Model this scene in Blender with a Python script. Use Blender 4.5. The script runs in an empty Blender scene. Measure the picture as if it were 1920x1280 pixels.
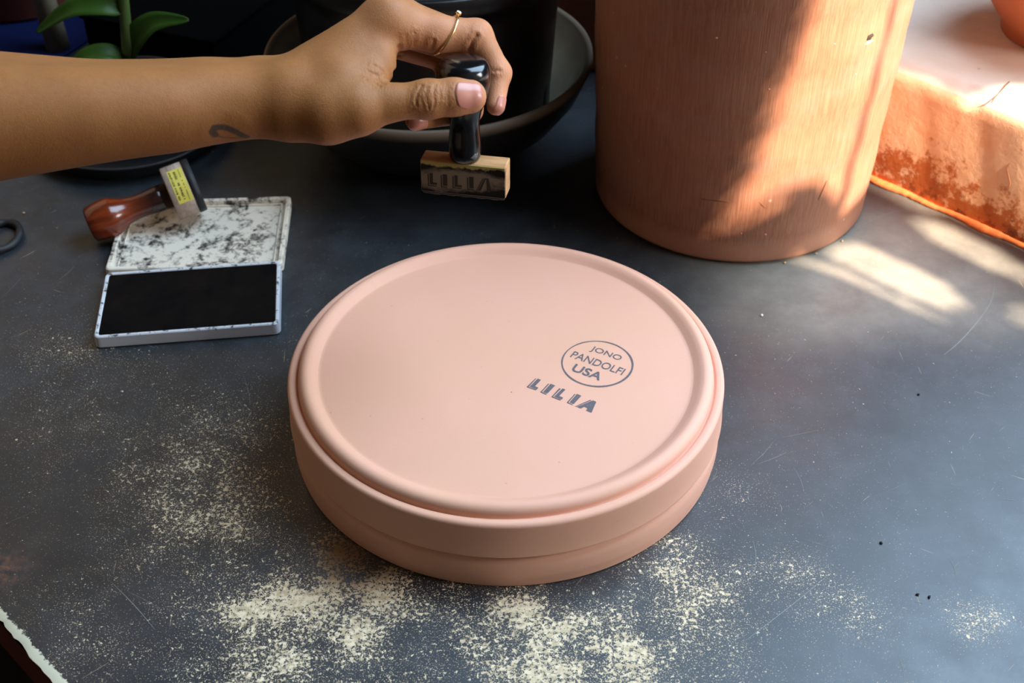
import bpy, bmesh, math, random
import numpy as np
from mathutils import Vector, Matrix

# ------------------------------------------------------------------ camera, light, exposure
S = bpy.context.scene
EW, EA, EB, ES = 0.035, 11.5, 52.0, 25.0      # room ambience, added near fill, sill window, sun
COL = S.collection
R = math.radians
cam = bpy.data.objects.new('camera', bpy.data.cameras.new('camera'))
COL.objects.link(cam)
cam.location = (0, 0, 0.4984)
cam.rotation_euler = (R(90 - 39.1), 0, 0)
cam.data.sensor_width = 36
cam.data.lens = 46.875
cam.data.clip_start = 0.01
cam.data.dof.use_dof = True
cam.data.dof.focus_distance = 0.66
cam.data.dof.aperture_fstop = 15.0
S.camera = cam
S.view_settings.view_transform = 'Standard'
S.view_settings.look = 'None'
S.view_settings.exposure = 0.0
S.view_settings.gamma = 1.0
S.view_settings.use_curve_mapping = False
S.cycles.use_denoising = True
S.cycles.max_bounces = 6
S.cycles.sample_clamp_indirect = 4.0

world = bpy.data.worlds.new('world')
S.world = world
world.use_nodes = True
world.node_tree.nodes['Background'].inputs[0].default_value = (1.0, 0.86, 0.72, 1)
world.node_tree.nodes['Background'].inputs[1].default_value = EW

def light(name, kind, loc, direction, energy, color, **kw):
    l = bpy.data.lights.new(name, kind)
    l.energy = energy
    l.color = color
    for k, v in kw.items():
        setattr(l, k, v)
    o = bpy.data.objects.new(name, l)
    COL.objects.link(o)
    o.location = loc
    o.rotation_euler = Vector(direction).to_track_quat('-Z', 'Y').to_euler()
    return o

RT = math.sqrt(0.5)
def uv(u, v, z=0.0):            # u runs along the window wall (away from the sill), v towards the sill wall
    return Vector(((u + v) * RT, (v - u) * RT, z))
SUN_EL = R(40)
SUN_AZ = R(3.2)                   # slightly towards the room side of the sill line
sun_dir = -uv(math.cos(SUN_EL) * math.cos(SUN_AZ), -math.cos(SUN_EL) * math.sin(SUN_AZ), math.sin(SUN_EL))
light('sun', 'SUN', (0, 0, 2), sun_dir, ES, (1.0, 0.84, 0.66), angle=R(0.55))
# added fill lamp at front right; daylight through the tall window over the sill
PA = uv(0.59, 0.92, 0.48)
light('near_fill', 'AREA', PA, uv(-0.38, 0.36, 0.04) - PA, EA, (0.94, 0.97, 1.0), shape='RECTANGLE', size=0.45, size_y=0.4)
PB = uv(-0.02, 1.20, 1.30)
light('sill_window_daylight', 'AREA', PB, uv(-0.2, 0.2, 0.25) - PB, EB, (0.57, 0.80, 1.04), shape='RECTANGLE', size=1.10, size_y=1.35)

# ------------------------------------------------------------------ helpers
def link(name, me, mat=None, parent=None):
    o = bpy.data.objects.new(name, me)
    COL.objects.link(o)
    if mat is not None:
        me.materials.clear()
        me.materials.append(mat)
    if parent is not None:
        o.parent = parent
    return o

def thing(name, label, cat, loc=(0, 0, 0), rot=(0, 0, 0), group=None):
    o = bpy.data.objects.new(name, None)
    COL.objects.link(o)
    o.empty_display_size = 0.02
    o.location = loc
    o.rotation_euler = rot
    return tag(o, label, cat, group)

def tag(o, label, cat, group=None):
    o['label'] = label
    o['category'] = cat
    if group:
        o['group'] = group
    return o

def mesh(name, verts, faces, smooth=False):
    me = bpy.data.meshes.new(name)
    me.from_pydata([tuple(v) for v in verts], [], faces)
    me.update()
    if smooth:
        me.polygons.foreach_set('use_smooth', [True] * len(me.polygons))
    return me

def from_bm(name, bm, smooth=False):
    me = bpy.data.meshes.new(name)
    bmesh.ops.recalc_face_normals(bm, faces=bm.faces)
    bm.to_mesh(me)
    bm.free()
    if smooth:
        me.polygons.foreach_set('use_smooth', [True] * len(me.polygons))
    return me

def lathe(name, prof, n=96, wob=None):
    """prof: (r, z) list from one end to the other; r == 0 closes an end with a pole"""
    V, Fc, rings = [], [], []
    for k, (r, z) in enumerate(prof):
        if r <= 1e-7:
            rings.append([len(V)])
            V.append((0, 0, z))
        else:
            ring = []
            for i in range(n):
                a = 2 * math.pi * i / n
                rr, zz = (r, z) if wob is None else wob(r, z, a)
                ring.append(len(V))
                V.append((rr * math.cos(a), rr * math.sin(a), zz))
            rings.append(ring)
    for a, b in zip(rings, rings[1:]):
        if len(a) == 1 and len(b) == 1:
            continue
        for i in range(n):
            j = (i + 1) % n
            if len(a) == 1:
                Fc.append((a[0], b[i], b[j]))
            elif len(b) == 1:
                Fc.append((a[i], b[0], a[j]))
            else:
                Fc.append((a[i], b[i], b[j], a[j]))
    me = mesh(name, V, Fc, True)
    bm = bmesh.new(); bm.from_mesh(me)
    bmesh.ops.recalc_face_normals(bm, faces=bm.faces)
    bm.to_mesh(me); bm.free()
    return me

def arc(cx, cz, r, a0, a1, n=8):
    return [(cx + r * math.cos(R(a0 + (a1 - a0) * i / n)), cz + r * math.sin(R(a0 + (a1 - a0) * i / n))) for i in range(n + 1)]

def box_bm(sx, sy, sz, bev=0.0, seg=2, bm=None, at=(0, 0, 0)):
    b = bmesh.new()
    bmesh.ops.create_cube(b, size=1.0)
    bmesh.ops.scale(b, vec=(sx, sy, sz), verts=b.verts)
    if bev:
        bmesh.ops.bevel(b, geom=b.edges[:], offset=bev, segments=seg, affect='EDGES', profile=0.5)
    bmesh.ops.translate(b, vec=at, verts=b.verts)
    if bm is None:
        return b
    me = bpy.data.meshes.new('tmp'); b.to_mesh(me); b.free()
    bm.from_mesh(me); bpy.data.meshes.remove(me)
    return bm

def tube(name, pts, rad, n=10, closed=False, flat=1.0):
    """sweep a circle along pts"""
    pts = [Vector(p) for p in pts]
    N = len(pts)
    if not hasattr(rad, '__len__'):
        rad = [rad] * N
    V, Fc = [], []
    ref = Vector((0, 0, 1))
    for i, p in enumerate(pts):
        a = pts[(i - 1) % N] if (closed or i > 0) else p
        b = pts[(i + 1) % N] if (closed or i < N - 1) else p
        t = (b - a).normalized()
        s = t.cross(ref)
        if s.length < 1e-4:
            s = t.cross(Vector((1, 0, 0)))
        s.normalize()
        w = s.cross(t)
        for k in range(n):
            q = 2 * math.pi * k / n
            V.append(p + (s * math.cos(q) + w * math.sin(q) * flat) * rad[i])
    for i in range(N if closed else N - 1):
        j = (i + 1) % N
        for k in range(n):
            l = (k + 1) % n
            Fc.append((i * n + k, i * n + l, j * n + l, j * n + k))
    if not closed:
        Fc.append(tuple(range(n - 1, -1, -1)))
        Fc.append(tuple((N - 1) * n + k for k in range(n)))
    return mesh(name, V, Fc, True)

# ------------------------------------------------------------------ node helper
class NT:
    def __init__(self, name):
        self.m = bpy.data.materials.new(name)
        self.m.use_nodes = True
        self.t = self.m.node_tree
        self.b = self.t.nodes['Principled BSDF']
        self.tc = None
    def node(self, kind, **kw):
        n = self.t.nodes.new(kind)
        for k, v in kw.items():
            setattr(n, k, v)
        return n
    def put(self, sock, v):
        if v is None:
            return
        if isinstance(v, bpy.types.NodeSocket):
            self.t.links.new(v, sock)
        elif isinstance(v, (tuple, list)):
            v = tuple(v)
            n = len(sock.default_value)
            sock.default_value = v if len(v) == n else (v + (1.0,))[:n]
        else:
            sock.default_value = v
    def coord(self, out='Object'):
        if self.tc is None:
            self.tc = self.node('ShaderNodeTexCoord')
        return self.tc.outputs[out]
    def mapping(self, scale=(1, 1, 1), rot=(0, 0, 0), loc=(0, 0, 0), vec=None):
        n = self.node('ShaderNodeMapping')
        self.put(n.inputs['Vector'], vec or self.coord())
        n.inputs['Scale'].default_value = scale
        n.inputs['Rotation'].default_value = rot
        n.inputs['Location'].default_value = loc
        return n.outputs[0]
    def noise(self, scale, detail=4, rough=0.55, vec=None, dist=0.0):
        n = self.node('ShaderNodeTexNoise')
        self.put(n.inputs['Vector'], vec or self.coord())
        n.inputs['Scale'].default_value = scale
        n.inputs['Detail'].default_value = detail
        n.inputs['Roughness'].default_value = rough
        n.inputs['Distortion'].default_value = dist
        return n.outputs['Fac']
    def voro(self, scale, vec=None, feature='F1', out='Distance'):
        n = self.node('ShaderNodeTexVoronoi', feature=feature)
        self.put(n.inputs['Vector'], vec or self.coord())
        n.inputs['Scale'].default_value = scale
        return n.outputs[out]
    def math(self, op, a, b=None, c=None, clamp=False):
        n = self.node('ShaderNodeMath', operation=op, use_clamp=clamp)
        self.put(n.inputs[0], a)
        if b is not None: self.put(n.inputs[1], b)
        if c is not None: self.put(n.inputs[2], c)
        return n.outputs[0]
    def rng(self, v, a, b, c=0.0, d=1.0, smooth=False):
        n = self.node('ShaderNodeMapRange', interpolation_type='SMOOTHSTEP' if smooth else 'LINEAR')
        self.put(n.inputs['Value'], v)
        self.put(n.inputs['From Min'], a); self.put(n.inputs['From Max'], b)
        self.put(n.inputs['To Min'], c); self.put(n.inputs['To Max'], d)
        return n.outputs[0]
    def mix(self, f, a, b, mode='MIX'):
        n = self.node('ShaderNodeMix', data_type='RGBA', blend_type=mode)
        self.put(n.inputs[0], f)
        self.put(n.inputs[6], a)
        self.put(n.inputs[7], b)
        return n.outputs[2]
    def attr(self, name, out='Fac'):
        n = self.node('ShaderNodeAttribute', attribute_name=name)
        return n.outputs[out]
    def xyz(self, vec=None):
        n = self.node('ShaderNodeSeparateXYZ')
        self.put(n.inputs[0], vec or self.coord())
        return n.outputs
    def bump(self, h, strength=0.3, dist=0.001, prev=None):
        n = self.node('ShaderNodeBump')
        n.inputs['Strength'].default_value = strength
        n.inputs['Distance'].default_value = dist
        self.put(n.inputs['Height'], h)
        if prev is not None:
            self.put(n.inputs['Normal'], prev)
        return n.outputs[0]
    def done(self, color=None, rough=None, normal=None, metal=None, spec=None, **kw):
        self.put(self.b.inputs['Base Color'], color)
        self.put(self.b.inputs['Roughness'], rough)
        self.put(self.b.inputs['Normal'], normal)
        self.put(self.b.inputs['Metallic'], metal)
        self.put(self.b.inputs['Specular IOR Level'], spec)
        for k, v in kw.items():
            self.put(self.b.inputs[k.replace('_', ' ')], v)
        return self.m

def srgb(r, g, b):
    f = lambda c: (c / 255 / 12.92) if c / 255 <= 0.04045 else ((c / 255 + 0.055) / 1.055) ** 2.4
    return (f(r), f(g), f(b), 1.0)

# ------------------------------------------------------------------ materials
def m_simple(name, col, rough=0.5, noise=0.0, nscale=200, bump=0.0, bscale=400, **kw):
    n = NT(name)
    c = col
    if noise:
        f = n.noise(nscale, 5)
        c = n.mix(n.rng(f, 0.3, 0.7), tuple(x * (1 - noise) for x in col[:3]) + (1,), tuple(min(1, x * (1 + noise)) for x in col[:3]) + (1,))
    nr = n.bump(n.noise(bscale, 6), bump, 0.0005) if bump else None
    return n.done(c, rough, nr, **kw)

def m_table():
    n = NT('slate_tabletop')
    d = n.attr('speckle')
    p = n.coord()
    base = n.mix(n.rng(n.noise(9, 5, 0.6), 0.35, 0.7), srgb(22, 26, 30), srgb(37, 43, 50))
    haze = n.noise(60, 6, 0.7)
    base = n.mix(n.rng(haze, 0.45, 0.8, 0, 0.22), base, srgb(84, 92, 98))
    grey_sun_lift = n.math('MULTIPLY', n.attr('grey_sun_lift'), n.rng(n.noise(30, 6, 0.7), 0.3, 0.7, 0.55, 1.0))
    base = n.mix(grey_sun_lift, base, srgb(142, 136, 124))  # paler base colour that also brightens the sunlit stripes
    # worn specks: fine and coarse
    f1 = n.noise(500, 4, 0.66, dist=0.35)
    f2 = n.noise(1400, 3, 0.6)
    mod = n.noise(42, 4, 0.65)
    dd = n.math('MULTIPLY', d, n.rng(mod, 0.3, 0.7, 0.35, 1.5))
    th = n.math('SUBTRACT', 0.70, n.math('MULTIPLY', dd, 0.168))
    s1 = n.rng(n.math('SUBTRACT', f1, th), 0.0, 0.02, smooth=True)
    th2 = n.math('SUBTRACT', 0.70, n.math('MULTIPLY', n.math('POWER', dd, 0.6), 0.14))
    s2 = n.rng(n.math('SUBTRACT', f2, th2), 0.0, 0.02, smooth=True)
    s = n.math('MAXIMUM', s1, n.math('MULTIPLY', s2, 0.85))
    # scratches: thin iso-lines of stretched noise, in several directions
    sc = None
    for k, (ang, off) in enumerate(((0.5, 1), (-0.9, 4), (1.5, 9), (2.4, 15))):
        v = n.mapping((34, 900, 34), (0, 0, ang), (off, off, 0), vec=n.mapping((1, 1, 1), (0, 0, ang)))
        q = n.rng(n.noise(1.0, 1.5, 0.5, vec=v), 0.77, 0.80, smooth=True)
        sc = q if sc is None else n.math('MAXIMUM', sc, q)
    sc = n.math('MULTIPLY', sc, 0.4)
    wear = n.math('MAXIMUM', s, sc)
    brown = n.attr('brown')
    speck = n.mix(brown, n.mix(n.rng(n.noise(300, 2), 0.4, 0.6), srgb(226, 205, 170), srgb(190, 168, 132)), srgb(120, 88, 48))
    col = n.mix(wear, base, speck)
    # chipped pale edge
    e = n.attr('edge')
    en = n.math('ADD', e, n.math('MULTIPLY', n.math('SUBTRACT', n.noise(260, 4, 0.7), 0.5), 0.8))
    col = n.mix(n.rng(en, 0.50, 0.56), col, srgb(224, 220, 194))
    col = n.mix(n.math('MULTIPLY', n.attr('rust'), n.rng(n.noise(220, 4), 0.4, 0.65)), col, srgb(120, 82, 66))
    rough = n.mix(wear, n.rng(n.noise(25, 6, 0.7), 0.3, 0.7, 0.36, 0.50), (0.75, 0.75, 0.75, 1))
    nb = n.bump(n.noise(500, 5, 0.6), 0.10, 0.0004)
    nb = n.bump(wear, 0.15, 0.0002, nb)
    return n.done(col, rough, nb, spec=0.84)

def m_bisque():
    n = NT('pink_bisque_clay')
    c = n.mix(n.rng(n.noise(14, 4), 0.3, 0.7), srgb(221, 168, 139), srgb(228, 171, 148))
    pits = n.voro(150)
    pm = n.noise(70, 2)
    pit = n.math('MULTIPLY', n.rng(pits, 0.05, 0.11, 1, 0), n.rng(pm, 0.58, 0.62))
    c = n.mix(n.math('MULTIPLY', pit, 0.35), c, srgb(170, 120, 100))
    # throwing lines
    x = n.xyz()
    rad = n.math('SQRT', n.math('ADD', n.math('MULTIPLY', x[0], x[0]), n.math('MULTIPLY', x[1], x[1])))
    h = n.math('ADD', n.noise(900, 3), n.math('MULTIPLY', pit, -2.0))
    nb = n.bump(h, 0.10, 0.0004)
    return n.done(c, 0.62, nb, spec=0.3)

def m_terracotta():
    n = NT('thrown_terracotta')
    x = n.xyz()
    z = x[2]
    cyl = n.mapping((1, 1, 0.03))
    streak = n.noise(900, 4, 0.7, vec=n.mapping((1, 1, 0.035)))
    big = n.noise(16, 5, 0.6)
    c = n.mix(n.rng(big, 0.3, 0.7), srgb(134, 78, 54), srgb(156, 102, 76))
    c = n.mix(n.rng(streak, 0.35, 0.7, 0, 0.55), c, srgb(176, 128, 100))
    # greyish bloom
    c = n.mix(n.rng(n.noise(22, 6, 0.7, vec=n.mapping((1, 1, 1.6), loc=(3, 1, 2))), 0.5, 0.75, 0, 0.45), c, srgb(140, 118, 108))
    # smoother pale foot band
    band = n.rng(n.math('ADD', z, n.math('MULTIPLY', n.noise(30, 3), 0.010)), 0.027, 0.016, smooth=True)
    c = n.mix(n.math('MULTIPLY', band, 0.6), c, srgb(172, 120, 94))
    chips = n.math('MULTIPLY', n.rng(n.voro(85), 0.06, 0.09, 1, 0), n.rng(n.noise(33, 2), 0.52, 0.58))
    c = n.mix(n.math('MULTIPLY', chips, 0.6), c, srgb(214, 180, 156))
    h = n.math('MULTIPLY', streak, n.math('SUBTRACT', 1.0, band))
    nb = n.bump(h, 0.55, 0.0006)
    nb = n.bump(n.noise(60, 4), 0.15, 0.002, nb)
    return n.done(c, n.rng(band, 0, 1, 0.62, 0.5), nb, spec=0.45)

def m_plaster():
    n = NT('stained_plaster')
    z = n.xyz()[2]
    face = n.rng(n.attr('front'), 0.4, 0.6)
    base = n.mix(n.rng(n.noise(12, 5), 0.3, 0.7), srgb(236, 214, 198), srgb(216, 186, 164))
    fc = n.mix(n.rng(n.noise(16, 5, 0.6), 0.32, 0.68), srgb(228, 168, 122), srgb(228, 190, 160))
    c = n.mix(face, base, fc)
    st = n.math('ADD', n.noise(70, 7, 0.75), n.math('MULTIPLY', n.noise(14, 3), 0.35))
    low = n.rng(z, 0.0, 0.05, 0.30, 0.0)
    mk = n.math('MULTIPLY', n.rng(n.math('ADD', st, low), 0.79, 0.92, smooth=True), n.rng(z, 0.06, 0.085, 1.0, 0.35))
    c = n.mix(n.math('MULTIPLY', mk, n.rng(face, 0, 1, 0.3, 0.95)), c, srgb(176, 88, 34))
    dark = n.math('MULTIPLY', n.rng(n.math('ADD', n.noise(95, 6, 0.75), n.rng(z, 0.0, 0.03, 0.22, -0.06)), 0.66, 0.76, smooth=True), face)
    c = n.mix(n.math('MULTIPLY', dark, 0.8), c, srgb(110, 52, 22))
    spots = n.math('MULTIPLY', n.rng(n.voro(38), 0.05, 0.09, 1, 0), n.rng(n.noise(20, 2), 0.5, 0.55))
    c = n.mix(n.math('MULTIPLY', spots, 0.7), c, srgb(128, 84, 58))
    nb = n.bump(n.noise(120, 7, 0.7), 0.4, 0.0015)
    nb = n.bump(n.noise(18, 4), 0.35, 0.004, nb)
    return n.done(c, 0.72, nb, spec=0.3)

def m_skin():
    n = NT('skin')
    c = n.mix(n.rng(n.noise(55, 5), 0.3, 0.7), srgb(152, 98, 54), srgb(162, 106, 60))
    c = n.mix(n.rng(n.noise(420, 3), 0.45, 0.75, 0, 0.35), c, srgb(138, 84, 46))
    c = n.mix(n.attr('red'), c, srgb(222, 150, 112))  # pinker skin, with brighter light on the fingers painted in
    c = n.mix(n.math('MULTIPLY', n.attr('ink'), 0.85), c, srgb(52, 52, 50))
    c = n.mix(n.math('MULTIPLY', n.attr('crease'), 0.22), c, srgb(150, 82, 58))
    v = n.voro(1500, feature='DISTANCE_TO_EDGE')
    h = n.math('ADD', n.math('MULTIPLY', v, 1.2), n.noise(900, 4))
    nb = n.bump(h, 0.30, 0.0004)
    w = n.noise(330, 4, 0.6, vec=n.mapping((1.4, 0.5, 1), (0, 0, 0.4)))
    nb = n.bump(n.math('MULTIPLY', w, n.attr('wrinkle')), 0.7, 0.0012, nb)
    m = n.done(c, 0.52, nb, spec=0.28)
    n.b.inputs['Subsurface Weight'].default_value = 0.10
    n.b.inputs['Subsurface Radius'].default_value = (1.0, 0.35, 0.2)
    n.b.inputs['Subsurface Scale'].default_value = 0.004
    return m

def m_pale_wood(name='maple_block', c1=(206, 160, 112), c2=(178, 126, 82), dirt=0.3):
    n = NT(name)
    g = n.noise(120, 5, 0.6, vec=n.mapping((0.2, 1.5, 3)))
    c = n.mix(n.rng(g, 0.35, 0.65), srgb(*c1), srgb(*c2))
    c = n.mix(n.rng(n.noise(90, 5, 0.7), 0.5, 0.75, 0, dirt), c, srgb(60, 45, 36))
    return n.done(c, 0.5, n.bump(g, 0.2, 0.0004), spec=0.4)

def m_label_paper():            # sooty varnished paper on the stamp block
    n = NT('ink_smudged_paper')
    z = n.xyz()
    f = n.noise(95, 6, 0.7, vec=n.mapping((0.7, 1, 1.4)))
    mid = n.math('ABSOLUTE', n.math('SUBTRACT', z[2], 0.0070))
    edge = n.rng(mid, 0.002, 0.0075, -0.16, 0.34)
    endd = n.rng(n.math('ABSOLUTE', n.math('ADD', z[0], 0.002)), 0.011, 0.020, 0.0, 0.30)
    k = n.math('ADD', n.math('ADD', f, edge), endd)
    c = n.mix(n.rng(k, 0.50, 0.74), srgb(146, 126, 108), srgb(24, 19, 17))
    c = n.mix(n.rng(n.math('ADD', n.noise(160, 4), n.rng(z[2], 0.0122, 0.0150, 0, 0.5)), 0.72, 0.86), c, srgb(190, 168, 104))
    return n.done(c, 0.3, n.bump(f, 0.1, 0.0004), spec=0.5)

def m_lid():                    # pale plastic smeared with ink
    n = NT('ink_smeared_plastic')
    f = n.noise(85, 7, 0.72, dist=0.5)
    g = n.noise(260, 5, 0.7)
    k = n.math('ADD', n.math('MULTIPLY', f, 0.75), n.math('MULTIPLY', g, 0.4))
    c = n.mix(n.rng(k, 0.54, 0.70, smooth=True), srgb(226, 214, 196), srgb(44, 38, 38))
    return n.done(c, 0.42, n.bump(g, 0.1, 0.0004), spec=0.45)

def m_plastic_rim():
    n = NT('ink_edged_plastic')
    f = n.noise(240, 6, 0.75)
    t = n.rng(n.xyz()[2], 0.0055, 0.0085, 0.0, 0.17)
    c = n.mix(n.rng(n.math('ADD', f, t), 0.70, 0.76), srgb(205, 204, 208), srgb(36, 32, 33))
    return n.done(c, 0.45, n.bump(f, 0.15, 0.0004), spec=0.4)

def m_felt():
    n = NT('black_ink_felt')
    f = n.noise(60, 6, 0.7)
    c = n.mix(n.rng(f, 0.35, 0.75), srgb(7, 6, 6), srgb(24, 17, 14))
    return n.done(c, 0.85, n.bump(n.noise(1500, 4), 0.4, 0.0004), spec=0.06)

def m_handle_red():
    n = NT('varnished_red_wood')
    g = n.noise(60, 5, 0.6, vec=n.mapping((4, 4, 0.5)))
    c = n.mix(n.rng(g, 0.35, 0.65), srgb(128, 52, 22), srgb(92, 34, 16))
    z = n.xyz()[2]
    c = n.mix(n.rng(z, 0.026, 0.042), c, srgb(52, 24, 18))
    return n.done(c, 0.18, None, spec=0.6)

def m_dish_in():
    n = NT('glazed_dish')
    x = n.xyz()
    up = n.attr('inside')
    c = n.mix(n.rng(n.noise(20, 5), 0.3, 0.7), srgb(186, 174, 146), srgb(150, 140, 120))
    c = n.mix(n.rng(up, 0.4, 0.6), srgb(19, 14, 12), c)
    lip = n.attr('lip')
    c = n.mix(lip, c, srgb(104, 90, 76))
    return n.done(c, 0.5, n.bump(n.noise(150, 4), 0.1, 0.0005), spec=0.3)

M_TABLE = m_table()
M_BISQUE = m_bisque()
M_TERRA = m_terracotta()
M_PLASTER = m_plaster()
M_SKIN = m_skin()
M_NAIL = m_simple('nail', srgb(192, 122, 102), 0.28, 0.06, 60, spec=0.5)
M_BLACK_GLOSS = m_simple('black_lacquer', srgb(14, 13, 15), 0.16, bump=0.05, bscale=120, spec=0.6)
M_MAPLE = m_pale_wood()
M_PAPER = m_label_paper()
M_RUBBER = m_simple('black_rubber', srgb(22, 21, 23), 0.6, 0.3, 300, 0.3, 500)
M_LID = m_lid()
M_PRIM = m_plastic_rim()
M_FELT = m_felt()
M_RED = m_handle_red()
M_GREYWOOD = m_pale_wood('greyed_block', (176, 154, 140), (146, 124, 106), 0.35)
M_YELLOW = m_simple('yellow_label', srgb(214, 196, 84), 0.5, 0.08, 150)
M_INK = m_simple('stamp_ink', srgb(98, 90, 94), 0.7, 0.22, 900)
M_INK_DARK = m_simple('dark_print', srgb(62, 50, 42), 0.5)
M_PRINT = m_simple('black_print', srgb(60, 52, 28), 0.6)
M_GOLD = m_simple('gold', (0.95, 0.68, 0.34, 1), 0.22, metal=1.0)
M_STONE = m_simple('clear_stone', (0.9, 0.9, 0.92, 1), 0.05, spec=1.0)
M_POTBLACK = m_simple('black_nursery_plastic', srgb(15, 13, 14), 0.34, 0.3, 30, 0.15, 60, spec=0.5)
M_DISH = m_dish_in()
M_WOODFACE = m_simple('red_brown_wood', srgb(88, 34, 26), 0.6, 0.3, 40, 0.3, 200)
M_DARK = m_simple('dark_plaster', srgb(34, 28, 26), 0.9)
M_GROUT = m_simple('rusty_mortar', srgb(196, 104, 52), 0.75, 0.28, 120, 0.6, 260)
M_CLAYPOT = m_simple('orange_terracotta', srgb(176, 98, 58), 0.6, 0.14, 40, 0.25, 300)

# ------------------------------------------------------------------ room shell
def struct(name, me, mat, parent=None):
    o = link(name, me, mat, parent)
    if parent is None:
        o['kind'] = 'structure'
    return o

def quad_box(p, q, z0, z1, th):
    """wall box from p to q (2d), thickness th to the left of p->q"""
    d = (Vector(q) - Vector(p)).normalized()
    nrm = Vector((-d.y, d.x)) * th
    P = [Vector(p), Vector(q), Vector(q) + nrm, Vector(p) + nrm]
    V = [(a.x, a.y, z) for z in (z0, z1) for a in P]
    return V, [(0, 3, 2, 1), (4, 5, 6, 7), (0, 1, 5, 4), (1, 2, 6, 5), (2, 3, 7, 6), (3, 0, 4, 7)]

# floor far below the table
struct('floor', mesh('floor', [(-4, -4, -0.80), (4, -4, -0.80), (4, 5, -0.80), (-4, 5, -0.80)], [(0, 1, 2, 3)]), M_DARK)

# unseen blocker panel added at near right, openings cut to shape the sun patches
U0 = 0.62
TE = math.tan(SUN_EL)
TV = math.tan(SUN_AZ)
def hz(u, z=0.0):
    return z + (U0 - u) * TE / math.cos(SUN_AZ)
def ow(*pts):                   # where the light that lands on (v, u, z) crosses the panel
    return [(p[0] - (U0 - p[1]) * TV, hz(p[1], p[2] if len(p) > 2 else 0.0)) for p in pts]
def inpoly(x, y, poly):
    c = False
    j = len(poly) - 1
    for i in range(len(poly)):
        xi, yi = poly[i]; xj, yj = poly[j]
        if (yi > y) != (yj > y) and x < (xj - xi) * (y - yi) / (yj - yi) + xi:
            c = not c
        j = i
    return c
OPEN = [
    # two bright stripes on the table
    ow((0.6180, -0.372), (0.6325, -0.345), (0.6325, -0.262), (0.6295, -0.264), (0.6270, -0.330)),
    ow((0.6395, -0.352), (0.6520, -0.355), (0.6655, -0.345), (0.6670, -0.285), (0.6560, -0.260), (0.6395, -0.272)),
    # tall gaps that light the crock
    ow((0.5860, -0.378, 0.052), (0.6040, -0.370, 0.060), (0.6250, -0.362, 0.058), (0.6460, -0.352, 0.040), (0.6545, -0.352, 0.152), (0.6720, -0.35, 0.42), (0.6220, -0.355, 0.42), (0.6030, -0.356, 0.187)),
    ow((0.6525, -0.353, 0.026), (0.7080, -0.352, 0.036), (0.7280, -0.34, 0.12), (0.7300, -0.34, 0.42), (0.6790, -0.35, 0.42), (0.6610, -0.352, 0.152)),
    # patches near the sill
    ow((0.7020, -0.310), (0.7120, -0.335), (0.7230, -0.330), (0.7250, -0.300), (0.7160, -0.235), (0.7000, -0.240)),
    ow((0.6600, -0.232), (0.6760, -0.240), (0.6900, -0.225), (0.6860, -0.195), (0.6650, -0.190)),
    # along the face of the sill and the foot of it
    ow((0.7262, -0.425), (0.7275, -0.335), (0.7370, -0.325), (0.7370, -0.10), (0.7398, -0.10), (0.7398, -0.10, 0.089), (0.7398, -0.305, 0.088), (0.7398, -0.335, 0.074), (0.7398, -0.43, 0.072), (0.7262, -0.43)),
    # bright patch on top of the sill
    ow((0.7380, -0.322, 0.088), (0.7560, -0.318, 0.088), (0.7700, -0.310, 0.088), (0.7960, -0.270, 0.088), (0.8000, -0.18, 0.088), (0.7340, -0.18, 0.088)),
]
V0, V1, H0, H1, CELL = 0.485, 0.745, 0.655, hz(-0.36, 0.42), 0.0025
# random holes added to soften the left side of the tall opening
DAPPLE = ow((0.5790, -0.380, 0.043), (0.5900, -0.372, 0.043), (0.6100, -0.362, 0.052), (0.6040, -0.370, 0.060), (0.6120, -0.356, 0.187), (0.6300, -0.355, 0.42), (0.6150, -0.355, 0.42), (0.5960, -0.356, 0.187))
RG = random.Random(2)
nv, nh = int((V1 - V0) / CELL), int((H1 - H0) / CELL)
gv, gf, idx = [], [], {}
def gvert(i, j):
    k = (i, j)
    if k not in idx:
        idx[k] = len(gv)
        gv.append(uv(U0, V0 + i * CELL, H0 + j * CELL))
    return idx[k]
for i in range(nv):
    for j in range(nh):
        cx, cz = V0 + (i + 0.5) * CELL, H0 + (j + 0.5) * CELL
        soft_hole = RG.random() < 0.26 and inpoly(cx, cz, DAPPLE)
        if not soft_hole and not any(inpoly(cx, cz, p) for p in OPEN):
            gf.append((gvert(i, j), gvert(i + 1, j), gvert(i + 1, j + 1), gvert(i, j + 1)))
Vx, Hx = V0 + nv * CELL, H0 + nh * CELL
for a, b, c, d in ((-2.5, V0, -0.8, 3.0), (Vx, 3.0, -0.8, 3.0), (V0, Vx, -0.8, H0), (V0, Vx, Hx, 3.0)):
    k = len(gv)
    gv += [uv(U0, a, c), uv(U0, b, c), uv(U0, b, d), uv(U0, a, d)]
    gf.append((k, k + 1, k + 2, k + 3))
struct('sun_blocker', mesh('sun_blocker', gv, gf), m_simple('blocker_matte', srgb(150, 130, 112), 0.9))
# sill wall with its tall window opening
wv, wf = [], []
for a, b, c, d in ((-3.5, -0.85, -0.8, 3.0), (0.60, U0, -0.8, 3.0), (-0.85, 0.60, -0.8, 0.5), (-0.85, 0.60, 2.1, 3.0)):
    k = len(wv)
    wv += [uv(a, 1.22, c), uv(b, 1.22, c), uv(b, 1.22, d), uv(a, 1.22, d)]
    wf.append((k, k + 1, k + 2, k + 3))
struct('wall_back', mesh('wall_back', wv, wf), M_DARK)
# distant dark wall behind the table on the left
struct('wall_left', mesh('wall_left', [uv(-2.2, -2.5, -0.8), uv(-2.2, 2.0, -0.8), uv(-2.2, 2.0, 3), uv(-2.2, -2.5, 3)], [(0, 1, 2, 3)]), m_simple('grey_wall', srgb(82, 76, 68), 0.9))

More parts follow.
